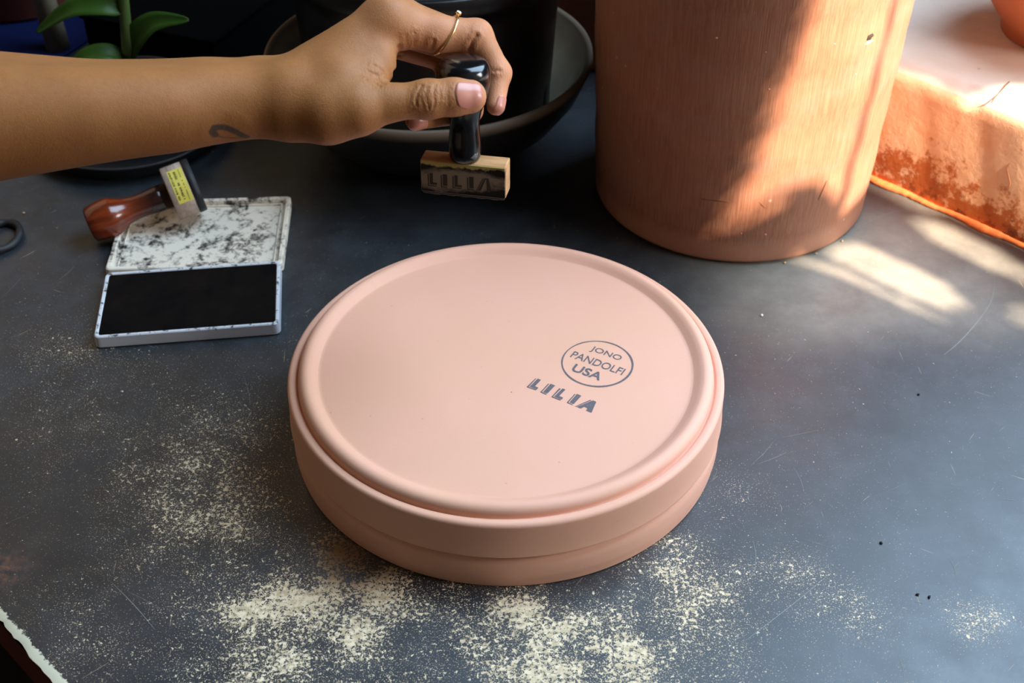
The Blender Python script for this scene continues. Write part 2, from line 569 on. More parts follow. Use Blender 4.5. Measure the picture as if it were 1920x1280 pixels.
# ------------------------------------------------------------------ table
VA, VB = 0.1155, 0.738          # table edge and sill line (v)
table = thing('work_table', 'dark slate-coloured work table top with pale worn specks and scratches', 'table', (0, 0, 0))
DENS = [(-0.122, 0.415, 0.018, 0.9), (-0.1, 0.403, 0.015, 0.9), (-0.066, 0.415, 0.015, 0.8), (-0.078, 0.384, 0.022, 0.7), (-0.09, 0.446, 0.013, 1), (-0.068, 0.432, 0.013, 1), (-0.015, 0.419, 0.02, 0.7), (0.01, 0.399, 0.017, 0.8), (0.032, 0.387, 0.02, 1.1), (0.041, 0.374, 0.015, 1.1), (0.077, 0.446, 0.016, 0.6), (0.095, 0.425, 0.021, 0.5), (0.14, 0.432, 0.013, 0.5), (0.16, 0.411, 0.011, 0.8), (0.216, 0.404, 0.01, 0.9), (0.232, 0.409, 0.006, 0.6), (-0.155, 0.539, 0.029, 0.45), (-0.177, 0.502, 0.034, 0.45), (-0.139, 0.475, 0.025, 0.5), (-0.252, 0.539, 0.029, 0.3), (-0.272, 0.603, 0.019, 0.25), (0.117, 0.49, 0.014, 0.35), (-0.201, 0.393, 0.03, 0.35), (0.079, 0.393, 0.03, 0.5), (-0.126, 0.375, 0.024, 0.6), (-0.015, 0.375, 0.029, 0.4), (-0.164, 0.464, 0.027, 0.35), (-0.133, 0.613, 0.009, 0.3), (-0.238, 0.603, 0.031, 0.25)]
def grid_top():
    us = np.concatenate([np.linspace(-1.9, -0.75, 8)[:-1], np.arange(-0.75, 0.02, 0.003), np.linspace(0.02, U0 - 0.01, 8)[1:]])
    vs = np.concatenate([np.arange(VA, 0.62, 0.003), np.linspace(0.62, VB, 10)])
    UU, VV = np.meshgrid(us, vs, indexing='ij')
    rs = np.random.RandomState(3)
    wob = np.zeros_like(UU)
    wob[:, 0] = np.interp(us, np.arange(-2, 1, 0.004), rs.uniform(-1, 1, len(np.arange(-2, 1, 0.004)))) * 0.0011
    VV = VV + wob
    X = (UU + VV) * RT; Y = (VV - UU) * RT
    Z = np.where(VV < VA + 0.002, -0.0012, 0.0)
    n, m = X.shape
    verts = np.stack([X, Y, Z], -1).reshape(-1, 3)
    I = np.arange(n * m).reshape(n, m)
    f = np.stack([I[:-1, :-1], I[1:, :-1], I[1:, 1:], I[:-1, 1:]], -1).reshape(-1, 4)
    me = mesh('top', verts.tolist(), f.tolist(), True)
    x, y = verts[:, 0], verts[:, 1]
    dens = np.full(len(x), 0.02)
    for cx, cy, s, w in DENS:
        dens += w * np.exp(-((x - cx) ** 2 + (y - cy) ** 2) / (2 * (s * 0.95) ** 2))
    dens += 0.13 * np.exp(-np.clip(y - 0.36, 0, 9) / 0.16) * (x < 0.2)
    brown = np.exp(-((x + 0.078) ** 2 + (y - 0.443) ** 2) / (2 * 0.017 ** 2))
    vv = verts[:, 0] * RT + verts[:, 1] * RT
    edge = np.clip(1 - (vv - VA) / 0.0085, 0, 1)
    rust = np.clip(np.exp(-((x + 0.250) ** 2 + (y - 0.436) ** 2) / (2 * 0.007 ** 2)) * 1.2, 0, 1)
    grey_sun_lift = 0.95 * np.exp(-(((x - 0.225) / 0.085) ** 4 + ((y - 0.690) / 0.062) ** 4) / 2)  # greyer table by the crock, lightened further to strengthen the sun patches
    for nm, arr in (('grey_sun_lift', grey_sun_lift), ('speckle', np.clip(dens, 0, 1.3)), ('brown', np.clip(brown * 1.3, 0, 1)), ('edge', edge), ('rust', rust)):
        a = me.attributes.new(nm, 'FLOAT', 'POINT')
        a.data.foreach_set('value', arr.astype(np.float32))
    return me
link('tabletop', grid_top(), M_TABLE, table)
fv = []
nseg = 160
rs = random.Random(5)
for i in range(nseg + 1):
    u = -1.9 + (U0 - 0.01 + 1.9) * i / nseg
    w = rs.uniform(-1, 1) * 0.0006
    for z, o in ((-0.001, 0.0 + w), (-0.006, 0.0008), (-0.035, 0.0012)):
        fv.append(uv(u, VA + o, z))
ff = []
for i in range(nseg):
    for k in range(2):
        a = i * 3 + k
        ff.append((a, a + 1, a + 4, a + 3))
link('table_edge', mesh('table_edge', fv, ff, True), M_WOODFACE, table)['label'] = 'red-brown wooden edge below the chipped top'
bmx = box_bm(0.05, 0.05, 0.745, 0.004)
legm = from_bm('leg', bmx)
for (u, v) in ((-1.7, VA + 0.06), (-1.7, VB - 0.06), (0.5, VA + 0.06), (0.5, VB - 0.06)):
    o = link('leg', legm, M_WOODFACE, table)
    o.location = uv(u, v, -0.4075)
apr = mesh('underside', [uv(-1.9, VA + 0.0012, -0.035), uv(U0 - 0.01, VA + 0.0012, -0.035), uv(U0 - 0.01, VB, -0.035), uv(-1.9, VB, -0.035)], [(0, 1, 2, 3)])
link('underside', apr, M_DARK, table)

# individual long scratches
def scratch_mesh(paths):
    V, Fc = [], []
    for pts, w in paths:
        P = [Vector((a, b, 0)) for a, b in pts]
        k0 = len(V)
        for i, p in enumerate(P):
            t = (P[min(i + 1, len(P) - 1)] - P[max(i - 1, 0)]).normalized()
            s = Vector((-t.y, t.x, 0)) * w * (0.25 + 0.75 * math.sin(math.pi * (i + 0.3) / (len(P) - 0.4)))
            V += [p + s + Vector((0, 0, 0.00012)), p - s + Vector((0, 0, 0.00012))]
        for i in range(len(P) - 1):
            a = k0 + 2 * i
            Fc.append((a, a + 1, a + 3, a + 2))
    return mesh('scratch', V, Fc)
def smooth_path(pts, n=14):
    out = []
    for i in range(len(pts) - 1):
        p0 = pts[max(i - 1, 0)]; p1 = pts[i]; p2 = pts[i + 1]; p3 = pts[min(i + 2, len(pts) - 1)]
        for k in range(n):
            t = k / n
            out.append(tuple(0.5 * ((2 * b) + (-a + c) * t + (2 * a - 5 * b + 4 * c - d) * t * t + (-a + 3 * b - 3 * c + d) * t ** 3) for a, b, c, d in zip(p0, p1, p2, p3)))
    out.append(tuple(pts[-1]))
    return out
paths = [
    (smooth_path([(0.1722, 0.6829), (0.1956, 0.7003), (0.2209, 0.7245), (0.2424, 0.7433), (0.2627, 0.7542)]), 0.00045),
    (smooth_path([(0.3048, 0.6801), (0.2962, 0.655), (0.2822, 0.6337), (0.2655, 0.6133), (0.2529, 0.6009)]), 0.0003),
]
def pxw(x, y):                  # table points measured off the photograph, in metres
    cp, sp = math.cos(R(39.1)), math.sin(R(39.1))
    dx, dy, dz = (x - 960) / 2500, cp - sp * (y - 640) / 2500, -sp - cp * (y - 640) / 2500
    t = -0.4984 / dz
    return (dx * t, dy * t)
for a, b, w in (((210, 1092), (292, 1182), 2), ((238, 1108), (294, 1138), 1), ((1388, 1208), (1560, 1072), 1.6), ((1420, 870), (1475, 848), 1.4),
                ((1465, 820), (1535, 806), 1), ((1488, 876), (1508, 922), 1), ((1412, 1012), (1416, 1066), 1.2), ((1450, 828), (1408, 872), 1),
                ((515, 845), (560, 905), 0.8), ((455, 700), (470, 760), 0.8), ((110, 525), (140, 498), 1.2), ((280, 1070), (298, 1040), 1.0),
                ((272, 1072), (292, 1038), 0.8), ((105, 862), (140, 842), 1.0), ((1060, 1120), (1140, 1205), 1.2), ((500, 1250), (610, 1180), 1.0),
                ((620, 1165), (720, 1140), 0.9), ((0, 985), (70, 955), 0.8), ((1640, 930), (1700, 905), 0.7), ((1880, 936), (1905, 938), 1.0),
                ((1462, 945), (1464, 960), 2.0), ((1780, 1048), (1792, 1080), 1.1), ((1505, 1010), (1570, 1032), 1), ((1715, 1128), (1732, 1131), 1.4),
                ((1684, 1232), (1696, 1278), 1.0), ((1330, 905), (1345, 880), 0.8), ((515, 900), (540, 960), 0.7), ((0, 560), (40, 520), 0.6)):
    A, B = pxw(*a), pxw(*b)
    mx = ((A[0] + B[0]) / 2 + 0.0008, (A[1] + B[1]) / 2)
    paths.append((smooth_path([A, mx, B], 8), 0.00009 * w))
sm = link('scratch', scratch_mesh(paths), m_simple('scratched_slate', srgb(128, 128, 122), 0.6), table)
sm['kind'] = 'stuff'
sm['label'] = 'fine pale scratch lines across the slate surface'

# ------------------------------------------------------------------ sill
PH = np.random.RandomState(1).uniform(0, 6.28, 12)
def sill_e(u, z):
    return 0.0005 * math.sin(u * 40 + PH[0]) + 0.00022 * math.sin(u * 137 + PH[1] + z * 40) + 0.00008 * math.sin(u * 311 + PH[2] + z * 90)
def sill():
    us = np.concatenate([np.linspace(-1.9, -0.75, 20)[:-1], np.arange(-0.75, -0.12, 0.0045), np.linspace(-0.12, U0 - 0.01, 12)[1:]])
    prof = [(0.0, -0.04), (0.0, 0.0)] + [(0.0, 0.0 + 0.078 * i / 14) for i in range(1, 15)]
    prof += [(0.0008, 0.0815), (0.003, 0.0845), (0.006, 0.0866), (0.010, 0.0878)] + [(0.010 + 0.47 * (i / 40) ** 1.4, 0.088) for i in range(1, 41)]
    V, Fc, fr = [], [], []
    for u in us:
        for k, (dv, z) in enumerate(prof):
            e = sill_e(u, z)
            chip = 0.0
            if 16 <= k <= 19:       # broken arris
                chip = 0.0016 * max(0, math.sin(u * 95 + PH[3]) + 0.6 * math.sin(u * 230 + PH[4]))
            zz = z - chip + (0.0003 * math.sin(u * 25 + dv * 30) if k > 20 else 0)
            V.append(uv(u, VB + dv + (e if z > 0.001 else 0) + chip * 0.8, zz))
            fr.append(1.0 if k < 17 else 0.0)
    n = len(prof)
    for i in range(len(us) - 1):
        for k in range(n - 1):
            a = i * n + k
            Fc.append((a, a + n, a + n + 1, a + 1))
    me = mesh('sill', V, Fc, True)
    a = me.attributes.new('front', 'FLOAT', 'POINT')
    a.data.foreach_set('value', np.array(fr, dtype=np.float32))
    return me
so = struct('trim_1', sill(), M_PLASTER)
so['label'] = 'peach plastered window sill ledge with orange stains and a cracked edge'
# mortar line along the foot of the sill
rr = random.Random(8)
gp, gr = [], []
for i in range(260):
    u = -0.60 + 0.5 * i / 259
    gp.append(uv(u, VB - 0.0008 + 0.0008 * math.sin(i * 0.31) + rr.uniform(-1, 1) * 0.0003, 0.0008))
    gr.append(0.0030 + 0.0008 * math.sin(i * 0.17) + rr.uniform(0, 0.0005))
link('mortar_line', tube('mortar_line', gp, gr, 8, flat=0.7), M_GROUT, so)['label'] = 'orange mortar line where the sill meets the table'
# crack in the sill edge
def on_face(x, y, z):
    u = (x - y) * RT
    return uv(u, VB + sill_e(u, z) + 0.0002, z)
ck = [(0.3195, 0.7697, 0.0879), (0.3150, 0.7640, 0.0879), (0.3093, 0.7556, 0.0879), (0.3040, 0.7486, 0.0877), (0.3012, 0.7446, 0.0864)]
ck2 = [on_face(0.3138, 0.7245, 0.0604), on_face(0.3127, 0.7256, 0.048), on_face(0.3157, 0.7226, 0.0399), on_face(0.3161, 0.7222, 0.0321)]
link('crack', tube('crack', ck, [0.0003, 0.0005, 0.0005, 0.0005, 0.0004], 6), m_simple('crack_shade', srgb(130, 78, 50), 0.9), so)
link('crack', tube('crack', ck2, [0.0002, 0.0004, 0.0005, 0.0002], 6), bpy.data.materials['crack_shade'], so)

# ------------------------------------------------------------------ stacked plates
PC = (-0.0032, 0.5397)
RP = 0.115
def plate_profile(fil=0.0024, flare=0.0):
    p = [(0.0, 0.0230), (0.03, 0.0230), (0.07, 0.0230), (0.0970, 0.0230), (0.0985, 0.0230), (0.0989, 0.0232), (0.1000, 0.0239), (0.1015, 0.0249), (0.1026, 0.0256)]
    p += arc(0.1050, 0.0221, 0.0042, 122, 0, 14)
    p += [(0.10925, 0.0208), (0.1094, 0.0200), (0.1098, 0.0201), (0.1102, 0.0209), (0.1107, 0.0213), (0.1114, 0.0215)]
    p += arc(RP - fil, 0.0215 - fil, fil, 90, 2, 9)
    p += [(RP, 0.0170), (RP, 0.0150), (RP + 0.0001, 0.0125), (RP + 0.0001, 0.0100), (RP + 0.0002, 0.0080), (RP + 0.0002, 0.0050), (RP + 0.0003 + flare, 0.0014)]
    p += arc(RP - 0.0002 + flare, 0.0006, 0.0006, 20, -90, 3)
    p += [(0.1120, 0.0001), (0.1112, 0.0012), (0.1110, 0.0140), (0.107, 0.0172), (0.09, 0.0182), (0.0, 0.0182)]
    return p
prof = plate_profile(0.0024, 0.0003)
plate_me = lathe('plate', prof, 256)
# the covered plate: shoulder tucked in under the rim above, then a soft cove out to the full wall
lp_ = plate_profile(0.0030)
cut = next(i for i, q in enumerate(lp_) if q[0] > 0.1113 and q[1] > 0.02)
end = next(i for i, q in enumerate(lp_) if abs(q[1] - 0.0125) < 1e-6 and i > cut)
lower_prof = lp_[:cut] + [(0.1112, 0.0214), (0.1117, 0.0206), (0.1120, 0.0192), (0.1128, 0.0180), (0.1137, 0.0168), (0.1143, 0.0154), (0.1147, 0.0138), (0.1149, 0.0120)] + [(r * (0.9985 if z > 0.0016 else 0.991), z) for r, z in lp_[end + 1:]]
lo = tag(link('plate', lathe('plate', lower_prof, 256), M_BISQUE), 'lower pink unglazed plate, upside down, only its rim band shows', 'plate', 'stacked bisque plates')
lo.location = (PC[0], PC[1], 0.0002)
up = tag(link('plate', plate_me, M_BISQUE), 'upper pink unglazed plate, upside down, with ink stamps on its base', 'plate', 'stacked bisque plates')
up.location = (PC[0], PC[1], 0.0218)
ZT = 0.0218 + 0.0230           # base surface of the upper plate

# ---- printing helpers -------------------------------------------------------
def text_mesh(txt, size, bold=0.0, spacing=1.0, name='lettering'):
    c = bpy.data.curves.new('t', 'FONT')
    c.body = txt
    c.size = size
    c.offset = bold
    c.space_character = spacing
    c.align_x = 'CENTER'
    c.align_y = 'CENTER'
    c.resolution_u = 4
    o = bpy.data.objects.new('t', c)
    COL.objects.link(o)
    dg = bpy.context.evaluated_depsgraph_get()
    me = bpy.data.meshes.new_from_object(o.evaluated_get(dg))
    bpy.data.objects.remove(o)
    me.name = name
    return me

def fit_text(txt, width, height, bold=0.0, spacing=1.0, name='lettering'):
    me = text_mesh(txt, 0.01, bold, spacing, name)
    co = np.zeros(len(me.vertices) * 3)
    me.vertices.foreach_get('co', co)
    co = co.reshape(-1, 3)
    lo_, hi_ = co.min(0), co.max(0)
    co[:, 0] = (co[:, 0] - (lo_[0] + hi_[0]) / 2) * width / (hi_[0] - lo_[0])
    co[:, 1] = (co[:, 1] - (lo_[1] + hi_[1]) / 2) * height / (hi_[1] - lo_[1])
    co[:, 2] = 0
    me.vertices.foreach_set('co', co.ravel())
    me.update()
    return me

K = 0.9951                      # the photographed positions were measured one plane lower
def on_plate(name, me, x, y, ang, label=None):
    o = link(name, me, M_INK, up)
    o.location = (x * K - up.location[0], y * K - up.location[1], 0.0230 + 0.00012)
    o.rotation_euler = (0, 0, ang)
    if label:
        o['label'] = label
    return o
TA = R(-29.5)
# ring of the maker's stamp
V, Fc = [], []
for i in range(96):
    a = 2 * math.pi * i / 96
    w = 0.00046 + 0.00012 * math.sin(a * 1.0 + 2.6) + 0.00005 * math.sin(a * 7)
    for rr_ in (0.01865 - w, 0.01865 + w):
        V.append((rr_ * math.cos(a), rr_ * math.sin(a), 0))
for i in range(96):
    j = (i + 1) % 96
    Fc.append((2 * i, 2 * i + 1, 2 * j + 1, 2 * j))
on_plate('stamped_circle', mesh('stamped_circle', V, Fc), 0.0453, 0.5424, 0, 'grey ink circle of the round stamp')
on_plate('stamped_lettering', fit_text('JONO', 0.0178, 0.0055, 0.00008), 0.0503, 0.5503, TA, 'grey stamped word, top line in the circle')
on_plate('stamped_lettering', fit_text('PANDOLFI', 0.0305, 0.0057, 0.00008), 0.0456, 0.5427, TA, 'grey stamped word, middle line in the circle')
on_plate('stamped_lettering', fit_text('USA', 0.0168, 0.0064, 0.00022), 0.0398, 0.5352, TA, 'bolder grey stamped letters, bottom line in the circle')

# inline display letters: (outline polygons) in a frame of letter height 1
def strip(w=0.045):
    pass
def lilia_shapes(solid_a=True):
    """polygons (x, y) per letter; x in letter heights"""
    def L(x):
        return [[(x + 0.13, 0.13), (x + 0.60, 0.13), (x + 0.60, 0.30), (x + 0.34, 0.30), (x + 0.34, 1.0), (x + 0.13, 1.0)],
                [(x, 0), (x + 0.58, 0), (x + 0.58, 0.07), (x + 0.07, 0.07), (x + 0.07, 0.92), (x, 0.92)],
                ]
    def I(x):
        return [[(x + 0.13, 0.13), (x + 0.42, 0.13), (x + 0.42, 1.0), (x + 0.13, 1.0)],
                [(x, 0), (x + 0.40, 0), (x + 0.40, 0.07), (x + 0.07, 0.07), (x + 0.07, 0.92), (x, 0.92)]]
    def A(x):
        a = [[(x + 0.10, 0.02), (x + 0.36, 0.02), (x + 0.45, 0.24), (x + 0.66, 0.24), (x + 0.70, 0.02), (x + 1.02, 0.02), (x + 0.80, 1.0), (x + 0.56, 1.0)],
             [(x, 0), (x + 0.06, 0), (x + 0.50, 0.96), (x + 0.44, 0.96)]]
        if not solid_a:
            a = [[(x + 0.10, 0.02), (x + 0.30, 0.02), (x + 0.66, 1.0), (x + 0.56, 1.0)],
                 [(x + 0.70, 0.02), (x + 1.02, 0.02), (x + 0.80, 1.0), (x + 0.66, 1.0)], [(x, 0), (x + 0.06, 0), (x + 0.50, 0.96), (x + 0.44, 0.96)]]
        return a
    return L(0) + I(0.86) + L(1.62) + I(2.58) + A(3.16)
def poly_mesh(polys, sx, sy, shear=0.0, name='lettering', jit=0.0):
    bm = bmesh.new()
    rj = random.Random(4)
    for p in polys:
        vs = [bm.verts.new(((x + rj.uniform(-jit, jit)) * sx + y * shear * sy, (y + rj.uniform(-jit, jit)) * sy, 0)) for x, y in p]
        f = bm.faces.new(vs)
        f.normal_update()
        if f.normal.z < 0:
            f.normal_flip()
    bmesh.ops.triangulate(bm, faces=bm.faces)
    return from_bm(name, bm)
lm_ = poly_mesh(lilia_shapes(), 0.0091, 0.0088, 0.03, 'stamped_lettering', 0.02)
# thin hand-stamped ghosting: pale inner line
o = on_plate('stamped_lettering', lm_, 0.0077, 0.5233, R(-31.5), 'blue-grey stamped word in bold inline capitals')

# small ink fleck
on_plate('ink_fleck', mesh('ink_fleck', [(math.cos(a) * 0.0004, math.sin(a) * 0.0003, 0) for a in [k * math.pi / 4 for k in range(8)]], [tuple(range(8))]), -0.0003, 0.5192, 0)

# ------------------------------------------------------------------ terracotta crock
def crock():
    r0, k = 0.0915, 0.040
    p = [(0.0, 0.0), (0.070, 0.0), (0.0885, 0.0004)] + arc(r0 - 0.004, 0.0045, 0.004, -80, -5, 6)
    zs = [0.008 + 0.205 * i / 70 for i in range(71)]
    p += [(r0 + k * z + 0.00025 * math.sin(z * 180) + 0.0002 * math.sin(z * 67) - (0.0006 if z < 0.022 else 0), z) for z in zs]
    r1, z1 = p[-1]
    p += [(r1 + 0.004, z1 + 0.004), (r1 + 0.005, z1 + 0.012), (r1 + 0.002, z1 + 0.017), (r1 - 0.006, z1 + 0.017), (r1 - 0.010, z1 + 0.010)]
    p += [(r1 - 0.012, 0.15), (0.080, 0.02), (0.0, 0.012)]
    return lathe('crock', p, 200)
cr = tag(link('crock', crock(), M_TERRA), 'tall thick terracotta crock with vertical brush streaks beside the sill', 'pot')
cr.location = (0.1492, 0.7816, 0.0002)
# pock mark with pale chip under it, high on the sunlit side
def on_crock(az, z, dr=0.0):
    r = 0.0915 + 0.040 * z + dr
    return Vector((r * math.cos(az), r * math.sin(az), z))
HX = (0.2205, 0.7160, 0.1290)
def blob_mesh(name, rx, ry, rz, seed=1, sub=2):
    bm = bmesh.new()
    bmesh.ops.create_icosphere(bm, subdivisions=sub, radius=1.0)
    r_ = random.Random(seed)
    for v in bm.verts:
        v.co = Vector((v.co.x * rx, v.co.y * ry, v.co.z * rz)) * (1 + r_.uniform(-0.22, 0.22))
    return from_bm(name, bm, True)
az_h = -0.968
pit = link('pit', blob_mesh('pit', 0.0012, 0.0036, 0.0026, 3), m_simple('pit_shade', srgb(46, 34, 22), 0.9), cr)
pit.location = on_crock(az_h, 0.1525, -0.0006); pit.rotation_euler = (0, 0, az_h)
ch = link('chip', blob_mesh('chip', 0.0008, 0.0034, 0.0014, 5), m_simple('pale_chip', srgb(206, 158, 126), 0.8), cr)
ch.location = on_crock(az_h, 0.1490, -0.0002); ch.rotation_euler = (0.1, 0, az_h)
for az, z, s, sd in ((-1.637, 0.1518, 0.8, 7), (-1.588, 0.1279, 0.5, 8), (-1.227, 0.154, 0.5, 9), (-1.018, 0.1299, 0.4, 10), (-1.928, 0.1574, 0.5, 12), (-1.47, 0.024, 0.7, 13), (-1.634, 0.025, 0.4, 14)):
    c = link('chip', blob_mesh('chip', 0.0004, 0.0017 * s, 0.0013 * s, sd, 1), bpy.data.materials['pale_chip'], cr)
    c.location = on_crock(az, z, -0.0002); c.rotation_euler = (0, 0, az)
for az, z, ln, tilt, sd in ((-1.836, 0.0482, 0.017, 0.05, 21), (-1.519, 0.0463, 0.008, -0.8, 22), (-1.094, 0.0520, 0.014, 1.25, 23)):
    g = link('gouge', blob_mesh('gouge', 0.0004, ln / 2, 0.0006, sd, 2), m_simple('gouge_clay', srgb(122, 70, 44), 0.8), cr)
    g.location = on_crock(az, z, 0.0); g.rotation_euler = (tilt, 0, az)

# ------------------------------------------------------------------ dish and nursery pot behind the hand
dish = thing('shallow_dish', 'wide shallow glazed dish with a pale lip under the black pot', 'dish', (-0.058, 0.848, 0.0003))
def dish_me():
    p = [(0.0, 0.004), (0.048, 0.003), (0.050, 0.0), (0.056, 0.0), (0.058, 0.004), (0.074, 0.013), (0.093, 0.029), (0.106, 0.047), (0.1125, 0.062)]
    p += [(0.1145, 0.0675), (0.1140, 0.0705), (0.1120, 0.0712), (0.1100, 0.0695)]
    p += [(0.1075, 0.062), (0.101, 0.048), (0.088, 0.032), (0.070, 0.018), (0.052, 0.0095), (0.0, 0.0080)]
    me = lathe('dish', p, 128)
    n = len(me.vertices)
    inside = np.zeros(n); lip = np.zeros(n)
    # vertex order: rings of 128 with poles at both ends
    k = 0
    for q, (r, z) in enumerate(p):
        c = 1 if r == 0 else 128
        inside[k:k + c] = 1.0 if q > 11 else 0.0
        lip[k:k + c] = 1.0 if 9 <= q <= 12 else (0.2 if q in (13,) else 0)
        k += c
    for nm, a in (('inside', inside), ('lip', lip)):
        t = me.attributes.new(nm, 'FLOAT', 'POINT')
        t.data.foreach_set('value', a.astype(np.float32))
    return me
link('bowl', dish_me(), M_DISH, dish)
pot = thing('nursery_pot', 'tall glossy black plastic plant pot standing in the wide dish', 'pot', (-0.058, 0.852, 0.0300))
pp = [(0.0, 0.0), (0.076, 0.0), (0.079, 0.003), (0.0790, 0.008)]
pp = [(0.0, 0.0), (0.082, 0.0), (0.085, 0.003)] + [(0.085 + 0.006 * i / 10, 0.01 + 0.092 * i / 10) for i in range(11)]
pp += [(0.094, 0.104), (0.095, 0.106), (0.095, 0.116), (0.093, 0.118), (0.091, 0.116), (0.083, 0.01), (0.0, 0.006)]
link('pot_wall', lathe('pot_wall', pp, 96), M_POTBLACK, pot)
for k in range(14):
    a = 2 * math.pi * (k + 0.3) / 14
    b = box_bm(0.003, 0.006, 0.030, 0.001)
    f = link('foot_slot', from_bm('foot_slot', b), M_RUBBER, pot)
    f.location = (0.0845 * math.cos(a), 0.0845 * math.sin(a), 0.024); f.rotation_euler = (0, 0, a)
soil = lathe('potting_soil', [(0.0, 0.103), (0.05, 0.104), (0.0885, 0.102), (0.0, 0.08)], 48)
link('potting_soil', soil, m_simple('soil', srgb(30, 22, 18), 0.95, 0.5, 200, 0.8, 300), pot)

# terracotta pot glimpsed between the dish and the crock
cp = tag(link('clay_pot', lathe('clay_pot', [(0, 0), (0.050, 0), (0.053, 0.003), (0.064, 0.10), (0.069, 0.101), (0.070, 0.125), (0.066, 0.126), (0.064, 0.10), (0.05, 0.01), (0, 0.008)], 80), M_CLAYPOT),
         'dark terracotta pot glimpsed between the dish and the crock', 'pot')
cp.location = (0.080, 1.000, 0.0002)
# clay pot on the sill, cut by the frame
sp = tag(link('clay_pot', lathe('clay_pot', [(0, 0), (0.036, 0), (0.040, 0.002), (0.041, 0.009), (0.047, 0.016), (0.060, 0.034), (0.068, 0.055), (0.071, 0.080), (0.068, 0.105), (0.060, 0.125), (0.062, 0.135), (0.056, 0.136), (0.052, 0.12), (0.060, 0.08), (0.03, 0.01), (0, 0.008)], 96), M_CLAYPOT),
         'round-bellied orange clay pot on the sunny sill at the right edge', 'pot')
sp.location = (0.3735, 0.836, 0.0885)

# ------------------------------------------------------------------ left background: plant, tray, blue crate
pl = thing('potted_plant', 'green leafy shoot in a low black pot behind the forearm', 'plant', (-0.270, 0.85, 0.0))
pw = lathe('pot', [(0, 0.0003), (0.034, 0.0003), (0.036, 0.003), (0.041, 0.036), (0.043, 0.0365), (0.043, 0.040), (0.040, 0.040), (0.036, 0.008), (0, 0.005)], 72)
link('pot', pw, M_POTBLACK, pl)
link('potting_soil', lathe('potting_soil', [(0, 0.035), (0.03, 0.035), (0.0385, 0.034), (0, 0.02)], 40), bpy.data.materials['soil'], pl)
M_STEM = m_simple('green_stem', srgb(66, 84, 32), 0.5, 0.1, 60)
M_LEAF = m_simple('green_leaf', srgb(42, 70, 14), 0.5, 0.2, 60, 0.2, 200, spec=0.25)
link('stem', tube('stem', [(0.002, 0.0, 0.033), (0.002, 0.0, 0.065), (0.004, 0.0, 0.085), (0.006, 0.0, 0.104), (0.008, 0.002, 0.16)], [0.0046, 0.0045, 0.0040, 0.0036, 0.003], 12), M_STEM, pl)
def leaf(path, width, tip=(0, 0, 1)):
    V, Fc = [], []
    P = [Vector(p) for p in smooth_path(path, 10)]
    N = len(P)
    for i, p in enumerate(P):
        t = (P[min(i + 1, N - 1)] - P[max(i - 1, 0)]).normalized()
        s = t.cross(Vector(tip)).normalized()
        nn = s.cross(t)
        q = i / (N - 1)
        w = width * (math.sin(math.pi * min(1, q ** 0.7)) ** 0.8) * 0.5 + 0.0006
        for a in (-1, -0.5, 0, 0.5, 1):
            V.append(p + s * w * a + nn * (abs(a) * w * 0.35))
    for i in range(N - 1):
        for k in range(4):
            a = i * 5 + k
            Fc.append((a, a + 1, a + 6, a + 5))
    me = mesh('leaf', V, Fc, True)
    return me
for path, w, tp in (
        ([(0.004, 0.0, 0.096), (-0.008, -0.004, 0.1015), (-0.030, -0.006, 0.099), (-0.056, -0.008, 0.083)], 0.014, (0.0, -0.75, 0.65)),
        ([(0.002, 0.0, 0.060), (0.010, -0.004, 0.076), (0.026, -0.006, 0.090), (0.050, -0.008, 0.0925)], 0.016, (-0.3, -0.8, 0.5)),
        ([(0.002, 0.0, 0.056), (-0.010, -0.006, 0.0665), (-0.026, -0.010, 0.066), (-0.04, -0.014, 0.055)], 0.012, (0, -0.5, 0.8))):
    lf = link('leaf', leaf(path, w, tp), M_LEAF, pl)
    so_ = lf.modifiers.new('thickness', 'SOLIDIFY'); so_.thickness = 0.0006
tray = tag(link('drip_tray', lathe('drip_tray', [(0, 0), (0.060, 0), (0.064, 0.002), (0.069, 0.012), (0.071, 0.013), (0.069, 0.014), (0.062, 0.004), (0, 0.003)], 72), M_RUBBER), 'low black drip tray on the table behind the forearm', 'tray')
tray.location = (-0.278, 0.853, 0.0002)
pl.location = (-0.270, 0.85, 0.0035)
stake = tag(link('bamboo_stake', tube('bamboo_stake', [(-0.0, 0, 0.0), (-0.004, 0, 0.06), (-0.0045, 0, 0.063), (-0.010, 0, 0.15), (-0.0105, 0, 0.153), (-0.016, 0, 0.25)], [0.0095, 0.0088, 0.0096, 0.0086, 0.0094, 0.0084], 16), m_simple('dull_bamboo', srgb(112, 100, 78), 0.6, 0.2, 60)), 'thick beige cane standing behind the forearm at far left', 'stake')
stake.location = (-0.366, 0.985, 0.0035)
M_BLUE = m_simple('blue_plastic', srgb(8, 16, 52), 0.7, spec=0.1)
mt = tag(link('plastic_mat', from_bm('plastic_mat', box_bm(0.50, 0.42, 0.003, 0.001, 2, None, (0, 0, 0.0015))), M_BLUE), 'dark blue plastic mat on the table under the cane, top left', 'mat')
mt.location = (-0.578, 1.095, 0.0002); mt.rotation_euler = (0, 0, R(-24))
bn = thing('storage_bin', 'low black plastic bin in deep shade behind the wrist', 'bin', (-0.217, 1.062, 0.0002), (0, 0, R(-22.4)))
M_BIN = m_simple('matt_black_plastic', srgb(4, 4, 4), 0.9, spec=0.02)
